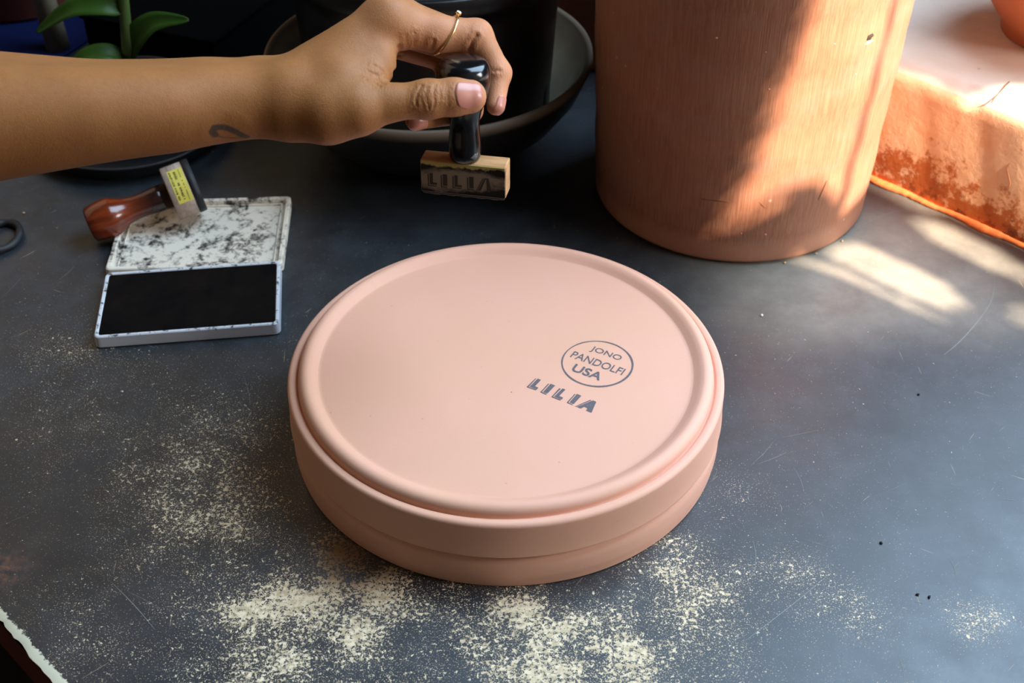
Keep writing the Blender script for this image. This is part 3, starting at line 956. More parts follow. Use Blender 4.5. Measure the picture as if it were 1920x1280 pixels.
for nm, sx, sy, sz, at in (('bin_side', 0.004, 0.30, 0.046, (-0.056, 0, 0.025)), ('bin_side', 0.004, 0.30, 0.046, (0.056, 0, 0.025)), ('bin_side', 0.108, 0.004, 0.046, (0, -0.148, 0.025)), ('bin_side', 0.108, 0.004, 0.046, (0, 0.148, 0.025)), ('bin_base', 0.116, 0.30, 0.002, (0, 0, 0.001)), ('bin_lid', 0.120, 0.304, 0.003, (0, 0, 0.0495))):
    link(nm, from_bm(nm, box_bm(sx, sy, sz, 0.0008, 2, None, at)), M_BIN, bn)
bp = tag(link('clay_planter', lathe('clay_planter', [(0, 0), (0.055, 0), (0.058, 0.003), (0.070, 0.11), (0.076, 0.112), (0.077, 0.14), (0.072, 0.14), (0.055, 0.01), (0, 0.008)], 64), m_simple('shaded_terracotta', srgb(112, 52, 34), 0.7, 0.2, 40)), 'dark reddish clay planter in the top left corner', 'pot')
bp.location = (-0.425, 1.085, 0.0035)

# elastic loop at the left edge
lp = []
for i in range(40):
    a = 2 * math.pi * i / 40
    lp.append((0.0125 * math.cos(a), 0.0165 * math.sin(a), 0.0026 + 0.0004 * math.sin(3 * a)))
lr = [0.0023 + 0.0004 * (1 if (i % 6) < 3 else 0) for i in range(40)]
ll = tag(link('hair_tie', tube('hair_tie', lp, lr, 10, closed=True), M_RUBBER), 'black elastic hair tie lying at the left edge of the photo', 'hair tie')
ll.location = (-0.3345, 0.7185, 0.0002)

LABEL_TURN = 0.0
PRIMS = [
    ('fore_a', (-0.2398, 0.4826, 0.22017), 0.0264, (-0.17584, 0.49449, 0.21893), 0.01971),
    ('fore_a1', (-0.17584, 0.49449, 0.21893), 0.01971, (-0.14518, 0.50298, 0.21671), 0.01772),
    ('fore_a2', (-0.14518, 0.50298, 0.21671), 0.01772, (-0.12973, 0.509, 0.21618), 0.0165),
    ('fore_a3', (-0.12973, 0.509, 0.21618), 0.0165, (-0.0971, 0.51417, 0.21462), 0.01387),
    ('fore_b', (-0.25288, 0.51244, 0.20931), 0.02923, (-0.18432, 0.51966, 0.2071), 0.02184),
    ('fore_b1', (-0.18432, 0.51966, 0.2071), 0.02184, (-0.15132, 0.52603, 0.20701), 0.01918),
    ('fore_b2', (-0.15132, 0.52603, 0.20701), 0.01918, (-0.13471, 0.53019, 0.20738), 0.01785),
    ('fore_b3', (-0.13471, 0.53019, 0.20738), 0.01785, (-0.1013, 0.53824, 0.20459), 0.01495),
    ('styloid', (-0.11247, 0.5284, 0.21785), 0.00939, (-0.10764, 0.52571, 0.21772), 0.00889),
    ('carpal', (-0.0971, 0.51417, 0.21462), 0.01433, (-0.08352, 0.51668, 0.21453), 0.01438),
    ('meta_i', (-0.09558, 0.51858, 0.21688), 0.01392, (-0.05607, 0.54565, 0.23591), 0.01037),
    ('meta_m', (-0.09806, 0.5326, 0.21033), 0.0138, (-0.0539, 0.56416, 0.23015), 0.00971),
    ('meta_r', (-0.10036, 0.54482, 0.20318), 0.01364, (-0.058, 0.57963, 0.22064), 0.01),
    ('meta_p', (-0.10267, 0.55341, 0.1963), 0.01339, (-0.06518, 0.58907, 0.21006), 0.00971),
    ('knuckle', (-0.05447, 0.54498, 0.23826), 0.00939, (-0.0523, 0.54714, 0.23774), 0.00895),
    ('thenar', (-0.09216, 0.51123, 0.21417), 0.01382, (-0.07967, 0.5083, 0.21373), 0.01378),
    ('palm', (-0.0864, 0.5398, 0.21126), 0.012, (-0.06027, 0.56493, 0.2184), 0.00886),
    ('web', (-0.07398, 0.52, 0.22179), 0.0111, (-0.0597, 0.52921, 0.22519), 0.0084),
    ('web2', (-0.0713, 0.51368, 0.21877), 0.00966, (-0.06104, 0.51884, 0.22036), 0.00601),
    ('thumb_m', (-0.07967, 0.5083, 0.21373), 0.01378, (-0.06681, 0.50696, 0.21525), 0.0119),
    ('thumb_p1', (-0.06681, 0.50696, 0.21525), 0.01144, (-0.05157, 0.50943, 0.21672), 0.00779),
    ('thumb_p2', (-0.05157, 0.50943, 0.21672), 0.00756, (-0.03634, 0.51208, 0.2168), 0.00828),
    ('thumb_d', (-0.03634, 0.51208, 0.2168), 0.00828, (-0.02539, 0.51445, 0.21654), 0.00785),
    ('thumb_t', (-0.02539, 0.51445, 0.21654), 0.00785, (-0.01853, 0.51638, 0.21574), 0.00741),
    ('index_p', (-0.05607, 0.54565, 0.23591), 0.01013, (-0.03332, 0.54836, 0.22973), 0.00809),
    ('index_p2', (-0.03332, 0.54836, 0.22973), 0.00809, (-0.01608, 0.55236, 0.22672), 0.0072),
    ('index_m', (-0.01608, 0.55236, 0.22672), 0.0072, (-0.00626, 0.54357, 0.21274), 0.00578),
    ('index_d', (-0.00626, 0.54357, 0.21274), 0.00578, (-0.0074, 0.52972, 0.20362), 0.00406),
    ('middle_p', (-0.0539, 0.56416, 0.23015), 0.00971, (-0.01667, 0.57026, 0.21387), 0.00722),
    ('middle_m', (-0.01667, 0.57026, 0.21387), 0.00722, (-0.01968, 0.5446, 0.1934), 0.0059),
    ('middle_d', (-0.01968, 0.5446, 0.1934), 0.0059, (-0.04317, 0.52213, 0.20062), 0.00427),
    ('ring_p', (-0.058, 0.57963, 0.22064), 0.01, (-0.02054, 0.58649, 0.20213), 0.00719),
    ('ring_m', (-0.02054, 0.58649, 0.20213), 0.00719, (-0.02337, 0.56488, 0.18663), 0.00584),
    ('ring_d', (-0.02337, 0.56488, 0.18663), 0.00584, (-0.04196, 0.54606, 0.19202), 0.00444),
    ('pinky_p', (-0.06518, 0.58907, 0.21006), 0.00946, (-0.03154, 0.59738, 0.19174), 0.00631),
    ('pinky_m', (-0.03154, 0.59738, 0.19174), 0.00631, (-0.03234, 0.58329, 0.18233), 0.00522),
    ('pinky_d', (-0.03234, 0.58329, 0.18233), 0.00522, (-0.04699, 0.56552, 0.18742), 0.00406),
]
FING = ('thumb', 'index', 'middle', 'ring', 'pinky')
CREASES = [
    ([(-0.0384, 0.50884, 0.22507), (-0.03994, 0.50622, 0.22339), (-0.04086, 0.50416, 0.22091), (-0.04047, 0.5032, 0.21833)], 0.0006, 0.0005),
    ([(-0.03584, 0.50821, 0.22489), (-0.03648, 0.50571, 0.22316), (-0.03603, 0.5039, 0.22053), (-0.03543, 0.50316, 0.21731)], 0.0005, 0.0005),
    ([(-0.03292, 0.50992, 0.225), (-0.03329, 0.50652, 0.22323), (-0.03285, 0.50448, 0.22021), (-0.03361, 0.50352, 0.21711)], 0.0005, 0.0005),
    ([(-0.03107, 0.50939, 0.22426), (-0.03058, 0.50737, 0.22277), (-0.03058, 0.50542, 0.22021)], 0.0003, 0.0004),
    ([(-0.05937, 0.5183, 0.22983), (-0.05584, 0.51853, 0.22714), (-0.05368, 0.51759, 0.22298)], 0.0004, 0.0006),
    ([(-0.06101, 0.51469, 0.22864), (-0.05749, 0.51519, 0.22632), (-0.05481, 0.5095, 0.22523)], 0.0004, 0.0006),
    ([(-0.06252, 0.51012, 0.22797), (-0.05897, 0.51045, 0.22626), (-0.0565, 0.50748, 0.22529)], 0.0004, 0.0006),
    ([(-0.04975, 0.53469, 0.23024), (-0.05437, 0.58423, 0.20026), (-0.0517, 0.52565, 0.22236)], 0.0012, 0.001),
    ([(-0.04627, 0.53597, 0.23476), (-0.04687, 0.53921, 0.22693)], 0.0003, 0.0007),
    ([(-0.04258, 0.53802, 0.2353), (-0.04341, 0.53881, 0.22869)], 0.0003, 0.0007),
    ([(-0.03475, 0.53936, 0.2305), (-0.03543, 0.54022, 0.22642)], 0.0006, 0.0009),
    ([(-0.01577, 0.54511, 0.23027), (-0.01796, 0.54402, 0.22766), (-0.01904, 0.54474, 0.22308)], 0.0012, 0.0009),
    ([(-0.00545, 0.53841, 0.21674), (-0.00787, 0.53828, 0.21654)], 0.0006, 0.0007),
    ([(-0.02397, 0.51119, 0.22432), (-0.02438, 0.50789, 0.22197), (-0.02306, 0.5063, 0.21765)], 0.0004, 0.0005),
]
TATTOO = [(-0.12643, 0.49223, 0.21231), (-0.12531, 0.49234, 0.21404), (-0.12197, 0.49353, 0.21362), (-0.1192, 0.49452, 0.21201), (-0.11663, 0.49603, 0.20933), (-0.11382, 0.49864, 0.20597), (-0.11863, 0.49741, 0.20617), (-0.12269, 0.49554, 0.20753), (-0.12563, 0.49339, 0.20983)]
RING = ((-0.02927, 0.54791, 0.22917), (0.48369, 0.55199, 0.67923), (0.26665, -0.91443, 0.3045))
NAILS = [
    ((-0.01805, 0.50992, 0.2203), (-0.0, 0.69538, -0.71864), (0.99911, 0.03024, 0.02926), (0.04208, -0.71801, -0.69476), 0.0061, 0.0059),
    ((-0.00404, 0.52771, 0.20473), (-0.79042, 0.47539, -0.38633), (-0.1724, -0.77781, -0.60439), (-0.58781, -0.41112, 0.69675), 0.0048, 0.0034),
    ((-0.04154, 0.51818, 0.20046), (0.0, 0.9995, 0.03167), (-0.99773, -0.00213, 0.06733), (0.06737, -0.03159, 0.99723), 0.0045, 0.0036),
]

def smin(a, b, k):
    h = np.clip(0.5 + 0.5 * (b - a) / k, 0, 1)
    return b * (1 - h) + a * h - k * h * (1 - h)

def cone(p, a, ra, b, rb):
    """signed distance to a round cone"""
    a = np.asarray(a, float); b = np.asarray(b, float)
    ba = b - a
    l2 = ba @ ba
    rr = ra - rb
    a2 = l2 - rr * rr
    il2 = 1.0 / l2
    pa = p - a
    y = pa @ ba
    z = y - l2
    w = pa * l2 - y[:, None] * ba
    x2 = np.einsum('ij,ij->i', w, w)
    y2 = y * y * l2
    z2 = z * z * l2
    k = np.sign(rr) * rr * rr * x2
    c1 = np.sign(z) * a2 * z2 > k
    c2 = np.sign(y) * a2 * y2 < k
    return np.where(c1, np.sqrt(x2 + z2) * il2 - rb, np.where(c2, np.sqrt(x2 + y2) * il2 - ra, (np.sqrt(x2 * a2 * il2) + y * rr) * il2 - ra))

def hand_sdf(p):
    body = None
    fore = {}
    for name, a, ra, b, rb in PRIMS:
        if name.split('_')[0] in FING:
            continue
        d = cone(p, a, ra, b, rb)
        if name[:6] in ('fore_a', 'fore_b'):        # collinear runs: keep their taper exact
            fore[name[:6]] = smin(fore[name[:6]], d, 0.0008) if name[:6] in fore else d
            continue
        body = d if body is None else smin(body, d, 0.008)
    arm = smin(fore['fore_a'], fore['fore_b'], 0.016)
    body = smin(body, arm, 0.006)
    out = None
    for f in FING:
        c = None
        for name, a, ra, b, rb in PRIMS:
            if name.split('_')[0] == f:
                d = cone(p, a, ra, b, rb)
                c = d if c is None else smin(c, d, 0.0028)
        t = smin(body, c, 0.0055)
        out = t if out is None else smin(out, t, 0.0009)
    return out

# ------------------------------------------------------------------ hand and forearm
def seg_dist(p, pts):
    best = np.full(len(p), 1e9)
    pts = [np.array(q) for q in pts]
    for a, b in zip(pts, pts[1:]):
        ba = b - a
        t = np.clip(((p - a) @ ba) / (ba @ ba), 0, 1)
        best = np.minimum(best, np.linalg.norm(p - a - t[:, None] * ba, axis=1))
    return best

def relief(p):
    d = hand_sdf(p)
    return d

def build_hand():
    bm = bmesh.new()
    for name, a, ra, b, rb in PRIMS:
        b2 = bmesh.new()
        for c, r_ in ((Vector(a), ra), (Vector(b), rb)):
            bmesh.ops.create_icosphere(b2, subdivisions=3, radius=r_ * 1.02, matrix=Matrix.Translation(c))
        h_ = bmesh.ops.convex_hull(b2, input=b2.verts[:], use_existing_faces=False)
        h_set = {x for x in h_['geom'] if isinstance(x, bmesh.types.BMFace)}
        bmesh.ops.delete(b2, geom=[f_ for f_ in b2.faces if f_ not in h_set], context='FACES_ONLY')
        bmesh.ops.delete(b2, geom=[v for v in b2.verts if not v.link_faces], context='VERTS')
        tm = bpy.data.meshes.new('t'); b2.to_mesh(tm); b2.free()
        bm.from_mesh(tm); bpy.data.meshes.remove(tm)
    me = bpy.data.meshes.new('body')
    bm.to_mesh(me); bm.free()
    o = bpy.data.objects.new('tmp', me)
    COL.objects.link(o)
    md = o.modifiers.new('r', 'REMESH')
    md.mode = 'VOXEL'
    md.voxel_size = 0.0011
    dg = bpy.context.evaluated_depsgraph_get()
    me2 = bpy.data.meshes.new_from_object(o.evaluated_get(dg))
    bpy.data.objects.remove(o); bpy.data.meshes.remove(me)
    def project(me, it):
        co = np.zeros(len(me.vertices) * 3); me.vertices.foreach_get('co', co); p = co.reshape(-1, 3)
        e = 2e-4
        for _ in range(it):
            d = hand_sdf(p)
            g = np.stack([hand_sdf(p + np.eye(3)[k] * e) - d for k in range(3)], 1) / e
            g /= np.maximum(np.linalg.norm(g, axis=1), 0.3)[:, None]
            p = p - g * np.clip(d, -0.003, 0.003)[:, None] * 0.9
        return p, g
    p, g = project(me2, 5)
    bad = ~np.isfinite(p).all(1)
    assert not bad.any()
    me2.vertices.foreach_set('co', p.ravel()); me2.update()
    # finer mesh where the creases are
    bm = bmesh.new(); bm.from_mesh(me2)
    allc = [q for c in CREASES for q in c[0]]
    bm.verts.ensure_lookup_table()
    m = np.full(len(p), 1e9)
    for q in allc:
        m = np.minimum(m, np.linalg.norm(p - np.array(q), axis=1))
    tat = np.array(TATTOO).mean(0)
    sel = (m < 0.0055) | (np.linalg.norm(p - tat, axis=1) < 0.012)
    edges = [e_ for e_ in bm.edges if sel[e_.verts[0].index] and sel[e_.verts[1].index]]
    bmesh.ops.subdivide_edges(bm, edges=edges, cuts=1, use_grid_fill=True)
    bm.to_mesh(me2); bm.free()
    p, g = project(me2, 2)
    crease = np.zeros(len(p)); wr = np.zeros(len(p)); disp = np.zeros(len(p))
    for pts, dep, w in CREASES:
        d = seg_dist(p, pts)
        disp -= 0.6 * dep * np.exp(-(d / w) ** 2)
        disp += dep * 0.2 * np.exp(-((d - 2.4 * w) / (1.2 * w)) ** 2)
        crease = np.maximum(crease, np.exp(-(d / (w * 0.8)) ** 2) * min(1, dep / 0.0007))
        wr = np.maximum(wr, np.exp(-(d / 0.004) ** 2))
    p = p + g * disp[:, None]
    me2.vertices.foreach_set('co', p.ravel())
    # ink mark on the wrist: a hooked brush stroke
    t = np.array(TATTOO)
    d = seg_dist(p, [t[8], t[0], t[1], t[2], t[3], t[4], t[5]])
    ink = np.clip((0.0019 - d) / 0.0007, 0, 1)
    d2 = seg_dist(p, [t[8], t[7], t[6], t[5]])
    ink = np.maximum(ink, np.clip((0.0006 - d2) / 0.0005, 0, 1))
    red = np.zeros(len(p))  # pinker index and thumb tip, lightened beyond that to look better lit
    PD = {q[0]: q for q in PRIMS}
    for c, s, w in ((PD['index_p'][1], 0.014, 0.35), (PD['index_p'][3], 0.016, 0.6), (PD['index_m'][1], 0.014, 0.7), (PD['index_d'][3], 0.014, 0.9), (PD['index_d'][1], 0.012, 0.8), (PD['thumb_t'][3], 0.012, 0.7), (PD['thumb_d'][1], 0.008, 0.3)):
        red = np.maximum(red, w * np.exp(-(np.linalg.norm(p - np.array(c), axis=1) / s) ** 2))
    for nm, arr in (('ink', ink), ('red', red), ('crease', crease), ('wrinkle', wr)):
        a = me2.attributes.new(nm, 'FLOAT', 'POINT')
        a.data.foreach_set('value', arr.astype(np.float32))
    me2.update()
    # relax the forearm so the muscle runs read as one taper
    tmp = bpy.data.objects.new('tmp', me2)
    COL.objects.link(tmp)
    vg = tmp.vertex_groups.new(name='arm')
    w = np.clip((-0.100 - p[:, 0]) / 0.025, 0, 1)
    for q in range(1, 11):
        ids = np.nonzero((w > (q - 1) / 10) & (w <= q / 10))[0]
        if len(ids):
            vg.add(ids.tolist(), q / 10, 'REPLACE')
    sm_ = tmp.modifiers.new('s', 'SMOOTH')
    sm_.factor = 0.8; sm_.iterations = 120; sm_.vertex_group = 'arm'
    me3 = bpy.data.meshes.new_from_object(tmp.evaluated_get(bpy.context.evaluated_depsgraph_get()))
    bpy.data.objects.remove(tmp)
    me2 = me3
    me2.polygons.foreach_set('use_smooth', [True] * len(me2.polygons))
    me2.name = 'person'
    return me2

person = tag(link('person', build_hand(), M_SKIN), 'bare left forearm and hand reaching in from the left, holding the black stamp', 'person')

def march(o, d, start=-0.012, n=60):
    """from points o - go along d until the skin"""
    t = np.full(len(o), start)
    for _ in range(n):
        t = np.clip(t + hand_sdf(o + d * t[:, None]) * 0.9, start, 0.003)
    p = o + d * t[:, None]
    for _ in range(4):
        e = 2e-4
        s = hand_sdf(p)
        g = np.stack([hand_sdf(p + np.eye(3)[k] * e) - s for k in range(3)], 1)
        g /= np.maximum(np.linalg.norm(g, axis=1), 1e-6)[:, None]
        p = p - g * np.clip(s, -0.002, 0.002)[:, None]
    return p
def nail_mesh(c, d, al, cr_, hl, hw):
    c, d, al, cr_ = map(np.array, (c, d, al, cr_))
    nu, nv_ = 20, 20
    pts, uvs = [], []
    for i in range(nu + 1):
        for j in range(nv_ + 1):
            u, v = -1 + 2 * i / nu, -1 + 2 * j / nv_
            # square to rounded plate: proximal end straighter, free edge rounder
            x = u * math.sqrt(max(0, 1 - 0.5 * v * v * (0.75 if u < 0 else 0.95)))
            y = v * math.sqrt(max(0, 1 - 0.5 * u * u * 0.6))
            pts.append(c + al * x * hl * 1.05 + cr_ * y * hw * 1.05); uvs.append(max(abs(u), abs(v)))
    P0 = march(np.array(pts), d)
    e = 2e-4
    g = np.stack([hand_sdf(P0 + np.eye(3)[k] * e) - hand_sdf(P0) for k in range(3)], 1)
    g /= np.linalg.norm(g, axis=1)[:, None]
    uvs = np.array(uvs)
    off = np.where(uvs < 0.93, 0.00032, -0.0003)
    P1 = P0 + g * off[:, None]
    f = []
    for i in range(nu):
        for j in range(nv_):
            a = i * (nv_ + 1) + j
            f.append((a, a + 1, a + nv_ + 2, a + nv_ + 1))
    return mesh('fingernail', P1.tolist(), f, True)
for q, nm in zip(NAILS, ('thumbnail', 'fingernail', 'fingernail')):
    link(nm, nail_mesh(*q), M_NAIL, person)

# gold ring on the index finger
rc, e1, e2 = (np.array(v) for v in RING)
angs = np.linspace(0, 2 * math.pi, 64, endpoint=False)
dirs = np.outer(np.cos(angs), e1) + np.outer(np.sin(angs), e2)
dirs /= np.linalg.norm(dirs, axis=1)[:, None]
t_ = np.full(64, 0.004)
for _ in range(80):
    t_ = t_ - np.minimum(hand_sdf(rc + dirs * t_[:, None]) - 0.0005, 0.003) * 0.7
# limit to a circle-like band
t_ = np.clip(t_, 0.005, 0.0100)
for _ in range(3):
    t_ = (np.roll(t_, 1) + t_ * 2 + np.roll(t_, -1)) / 4
rp = rc + dirs * t_[:, None]
ring = thing('ring', 'thin gold ring with a small clear stone on the index finger', 'ring', tuple(rc))
link('band', tube('band', [Vector(q) - Vector(rc) for q in rp], 0.00058, 10, closed=True), M_GOLD, ring)
top = Vector(rc + dirs[0] * (t_[0] + 0.0008)) - Vector(rc)
qq = Vector(e1).to_track_quat('Z', 'X')
cup = lathe('stone_setting', [(0, -0.0006), (0.0006, -0.0006), (0.0012, 0.0006), (0.0011, 0.0009), (0, 0.0005)], 12)
o = link('stone_setting', cup, M_GOLD, ring); o.location = top; o.rotation_euler = qq.to_euler()
gem = lathe('stone', [(0, -0.0004), (0.00105, 0.0005), (0.0007, 0.0012), (0, 0.0013)], 8)
gem.polygons.foreach_set('use_smooth', [False] * len(gem.polygons))
o2 = link('stone', gem, M_STONE, ring); o2.location = top + Vector(e1) * 0.0004; o2.rotation_euler = qq.to_euler()
for k in range(4):
    a = math.pi / 4 + k * math.pi / 2
    pr = link('prong', tube('prong', [(0.0011 * math.cos(a), 0.0011 * math.sin(a), 0), (0.0009 * math.cos(a), 0.0009 * math.sin(a), 0.0014)], 0.0002, 6), M_GOLD, o)

# ------------------------------------------------------------------ stamp held in the hand
st = thing('hand_stamp', 'hand stamp with glossy black handle and wooden block, held in the fingers', 'stamp', (-0.0215, 0.5249, 0.1627))
st.rotation_euler = (Matrix.Rotation(R(-11), 4, 'Z') @ Matrix.Rotation(R(-4.5), 4, 'X') @ Matrix.Rotation(R(-0.6), 4, 'Y')).to_euler()
hp = [(0, 0.0155), (0.0050, 0.0155), (0.0064, 0.0162), (0.0071, 0.0178), (0.0074, 0.0205), (0.0073, 0.0255), (0.0068, 0.031), (0.0068, 0.035), (0.0077, 0.0395), (0.0094, 0.0440), (0.0109, 0.0485), (0.0118, 0.0530), (0.0120, 0.0565)]
hp += [(0.0118, 0.0590), (0.0111, 0.0612), (0.0098, 0.0629), (0.0078, 0.0637), (0.0050, 0.0641), (0, 0.0643)]
link('handle', lathe('handle', hp, 64), M_BLACK_GLOSS, st)
link('block', from_bm('block', box_bm(0.040, 0.0104, 0.0160, 0.0006, 2, None, (0, 0, 0.008))), M_MAPLE, st)
link('block_label', from_bm('block_label', box_bm(0.0394, 0.0006, 0.0156, 0.0002, 1, None, (0, -0.0053, 0.0079))), M_PAPER, st)
pm = poly_mesh(lilia_shapes(False), 0.0072, 0.0068, 0.0)
po = link('block_print', pm, M_INK_DARK, st)
po.location = (-0.0165, -0.00568, 0.0031); po.rotation_euler = (R(90), 0, 0)
po['label'] = 'dark printed word on the sooty block face'
rb = box_bm(0.0385, 0.0096, 0.0012, 0.0003, 1, None, (0, 0, -0.0006))
link('rubber_die', from_bm('rubber_die', rb), M_RUBBER, st)
for k, x in enumerate((-0.013, -0.006, 0.0005, 0.0075, 0.0145)):
    link('raised_letter', from_bm('raised_letter', box_bm(0.0035, 0.0075, 0.001, 0.0002, 1, None, (x, 0, -0.0016))), M_RUBBER, st)
# worn lint near the handle foot
wl = link('worn_patch', blob_mesh('worn_patch', 0.0022, 0.0012, 0.0022, 9, 3), m_simple('scuffed_lacquer', srgb(98, 98, 98), 0.6, 0.5, 900, 0.6, 900), st)
wl.location = (0.0049, -0.0042, 0.0200); wl.rotation_euler = (0, 0, R(49))

# ------------------------------------------------------------------ ink pad
pad = thing('ink_pad', 'open black ink pad with a pale ink-smeared lid lying flat', 'ink pad', (-0.1954, 0.6453, 0.0002), (0, 0, R(7.0)))
def tray_bm(sx, sy, h, wall, floor, bev):
    bm = bmesh.new()
    def loop(ax, ay, r, z, n=5):
        vs = []
        for cx, cy, a0 in ((ax - r, ay - r, 0), (-ax + r, ay - r, 90), (-ax + r, -ay + r, 180), (ax - r, -ay + r, 270)):
            for i in range(n + 1):
                a = R(a0 + 90 * i / n)
                vs.append(bm.verts.new((cx + r * math.cos(a), cy + r * math.sin(a), z)))
        return vs
    ax, ay = sx / 2, sy / 2
    loops = [loop(ax - 0.0006, ay - 0.0006, bev, 0), loop(ax, ay, bev, 0.0008), loop(ax - 0.0003, ay - 0.0003, bev, h - 0.0006), loop(ax - 0.0008, ay - 0.0008, bev, h),
             loop(ax - wall, ay - wall, bev * 0.6, h), loop(ax - wall - 0.0004, ay - wall - 0.0004, bev * 0.6, h - 0.0005), loop(ax - wall - 0.0006, ay - wall - 0.0006, bev * 0.6, floor)]
    for a, b in zip(loops, loops[1:]):
        n = len(a)
        for i in range(n):
            bm.faces.new((a[i], a[(i + 1) % n], b[(i + 1) % n], b[i]))
    bm.faces.new(loops[0][::-1]); bm.faces.new(loops[-1])
    return bm
link('pad_base', from_bm('pad_base', tray_bm(0.1082, 0.0655, 0.0082, 0.0022, 0.004, 0.0035)), M_PRIM, pad)['label'] = 'grey plastic ink pad base edged with black ink'
fb = box_bm(0.1035, 0.0608, 0.0042, 0.0012, 3, None, (0, 0, 0.0058))
link('felt_pad', from_bm('felt_pad', fb), M_FELT, pad)['label'] = 'black ink-soaked felt'
lid = link('lid', from_bm('lid', tray_bm(0.1110, 0.0790, 0.0066, 0.0030, 0.0024, 0.0030)), M_LID, pad)
mi = Matrix.Rotation(R(-7.0), 4, 'Z')
lc = mi @ (Vector((-0.2021, 0.7186, 0)) - Vector((-0.1954, 0.6453, 0)))
lid.location = (lc.x, lc.y, 0.0); lid.rotation_euler = (0, 0, R(-3.8))
# raised inner frame of the lid
for nm, sx, sy, x, y in (('lid_rib', 0.0010, 0.069, -0.0490, 0), ('lid_rib', 0.0010, 0.069, 0.0490, 0), ('lid_rib', 0.098, 0.0010, 0, 0.0345)):
    q = link(nm, from_bm(nm, box_bm(sx, sy, 0.0016, 0.0003, 1, None, (x, y, 0.0031))), M_LID, lid)
for x in (-0.034, 0.034):
    h_ = link('hinge', tube('hinge', [(x - 0.009, 0.0335, 0.0042), (x + 0.009, 0.0335, 0.0042)], 0.0018, 10), M_PRIM, pad)

# ------------------------------------------------------------------ wooden-handled round stamp resting on the pad lid
ws = thing('wooden_stamp', 'round rubber stamp with a red-brown wooden handle lying across the ink pad', 'stamp')
A0 = Vector((-0.2730, 0.7150, 0.0140)); A1 = Vector((-0.2150, 0.7395, 0.0255))
zax = (A1 - A0).normalized()
q = zax.to_track_quat('Z', 'Y')
ws.location = A0; ws.rotation_euler = q.to_euler()
LN = (A1 - A0).length
wh = [(0, -0.0002), (0.0100, 0.0), (0.0116, 0.0014), (0.0123, 0.007), (0.0129, 0.0135), (0.0126, 0.0165), (0.0108, 0.020), (0.0086, 0.0250), (0.0077, 0.031), (0.0077, 0.038), (0.0084, 0.044), (0.0086, LN - 0.0095), (0, LN - 0.009)]
link('handle', lathe('handle', wh, 48), M_RED, ws)['label'] = 'varnished red-brown turned handle'
LN2 = LN - 0.0095
bl = lathe('block', [(0, LN2), (0.0172, LN2), (0.0177, LN2 + 0.0006), (0.0177, LN2 + 0.0138), (0, LN2 + 0.0140)], 64)
link('block', bl, M_GREYWOOD, ws)['label'] = 'greyed pale wooden disc block'
rbm = lathe('rubber_face', [(0, LN2 + 0.0140), (0.0175, LN2 + 0.0140), (0.0178, LN2 + 0.0160), (0.0175, LN2 + 0.0190), (0.0, LN2 + 0.0194)], 48, lambda r_, z_, a: (r_ + 0.0003 * math.sin(a * 9) + 0.0002 * math.sin(a * 23), z_))
link('rubber_face', rbm, M_RUBBER, ws)
# yellow paper label wrapped on the block: a patch of cylinder facing the viewer
inv = q.inverted()
vdir = inv @ Vector((-0.22 + 0.0, -0.74 + 0.0, 0.50)).normalized()
acen = math.atan2(vdir.y, vdir.x) + LABEL_TURN
def cyl_patch(name, r_, a0, a1, z0, z1, n=16):
    V, f = [], []
    for i in range(n + 1):
        a = a0 + (a1 - a0) * i / n
        V += [(r_ * math.cos(a), r_ * math.sin(a), z0), (r_ * math.cos(a), r_ * math.sin(a), z1)]
    for i in range(n):
        f.append((2 * i, 2 * i + 2, 2 * i + 3, 2 * i + 1))
    return mesh(name, V, f, True)
yl = link('yellow_label', cyl_patch('yellow_label', 0.01785, acen - 0.68, acen + 0.68, LN2 + 0.0036, LN2 + 0.0134), M_YELLOW, ws)
rr = random.Random(12)
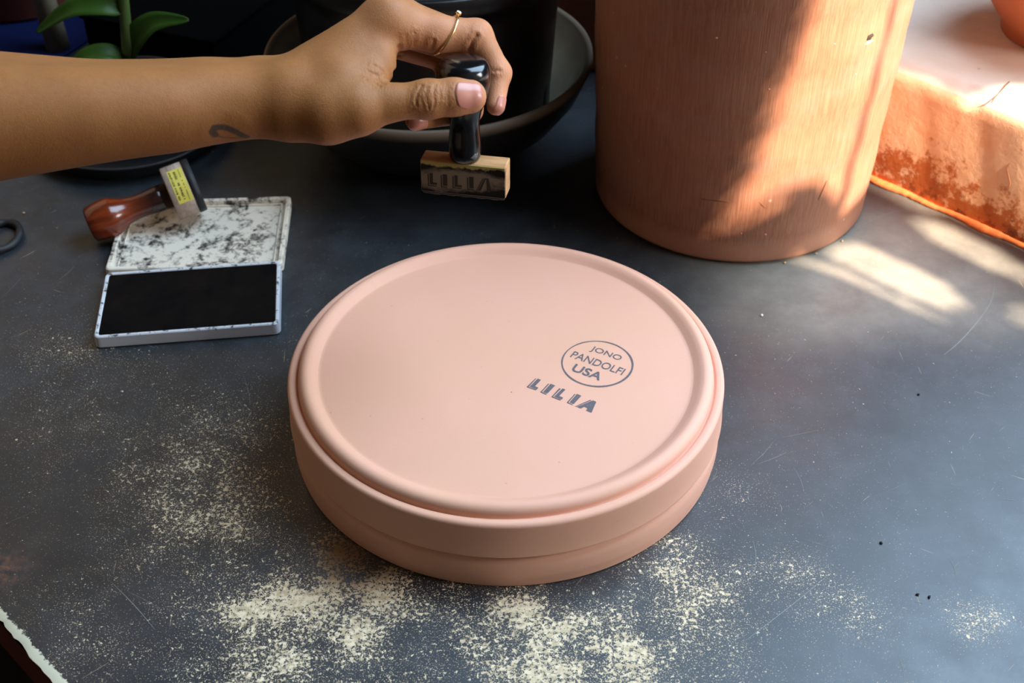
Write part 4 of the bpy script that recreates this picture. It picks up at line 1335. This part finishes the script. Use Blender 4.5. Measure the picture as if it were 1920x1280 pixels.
# rows of tiny print run round the label (too small to read in the photograph)
V, f = [], []
for row, (z, hh, dens) in enumerate(((LN2 + 0.0050, 0.0016, 0.62), (LN2 + 0.0080, 0.0018, 0.5), (LN2 + 0.0110, 0.0007, 0.55))):
    a = acen - 0.60
    while a < acen + 0.58:
        w_ = rr.uniform(0.02, 0.05)
        if rr.random() < dens + 0.2:
            k = len(V)
            z0, z1 = z - hh / 2 * rr.uniform(0.5, 1), z + hh / 2 * rr.uniform(0.5, 1)
            for aa, zz in ((a, z0), (a + w_, z0), (a + w_, z1), (a, z1)):
                V.append((0.01793 * math.cos(aa), 0.01793 * math.sin(aa), zz))
            f.append((k, k + 1, k + 2, k + 3))
        a += w_ + rr.uniform(0.012, 0.03)
link('label_print', mesh('label_print', V, f), M_PRINT, yl)

# ------------------------------------------------------------------ crumbs
M_CL = m_simple('clay_crumb', srgb(206, 158, 112), 0.8)
M_WH = m_simple('white_crumb', srgb(236, 226, 206), 0.8)
M_BK = m_simple('black_crumb', srgb(16, 15, 15), 0.8)
def crumb(x, y, s, mat, label, group, seed):
    c = tag(link('crumb', blob_mesh('crumb', s, s * 0.75, s * 0.5, seed, 1), mat), label, 'crumb', group)
    c.location = (x, y, s * 0.45)
    c.rotation_euler = (0, 0, seed * 1.3)
crumb(0.1515, 0.6379, 0.0012, M_WH, 'pale crumb on the table between the plates and the crock', None, 1)
crumb(-0.3280, 0.7497, 0.0011, M_CL, 'tan crumb on the table above the black hair tie', None, 2)
for i, (x, y, s, lb) in enumerate((
        (0.2296, 0.5655, 0.0010, 'black crumb directly right of the stamped plates, nearest the sunlit stripes'),
        (0.1844, 0.4535, 0.0011, 'black crumb to the lower right of the plates, alone on bare slate'),
        (0.1947, 0.4203, 0.0010, 'left one of the pair of black crumbs near the lower right corner'),
        (0.2000, 0.4187, 0.0011, 'right one of the pair of black crumbs near the lower right corner'))):
    crumb(x, y, s, M_BK, lb, 'black crumbs on the right of the table', 10 + i)
for i, (x, y, lb) in enumerate(((0.2155, 0.7168, 'tan clay crumb at the right edge of the crock foot, nearest the sill'), (0.1958, 0.7026, 'tan clay crumb at the crock foot beside the start of the curved scratch'), (0.1741, 0.6925, 'tan clay crumb under the front right of the crock foot'))):
    crumb(x, y, 0.0011, M_CL, lb, 'clay crumbs at the foot of the crock', 30 + i)
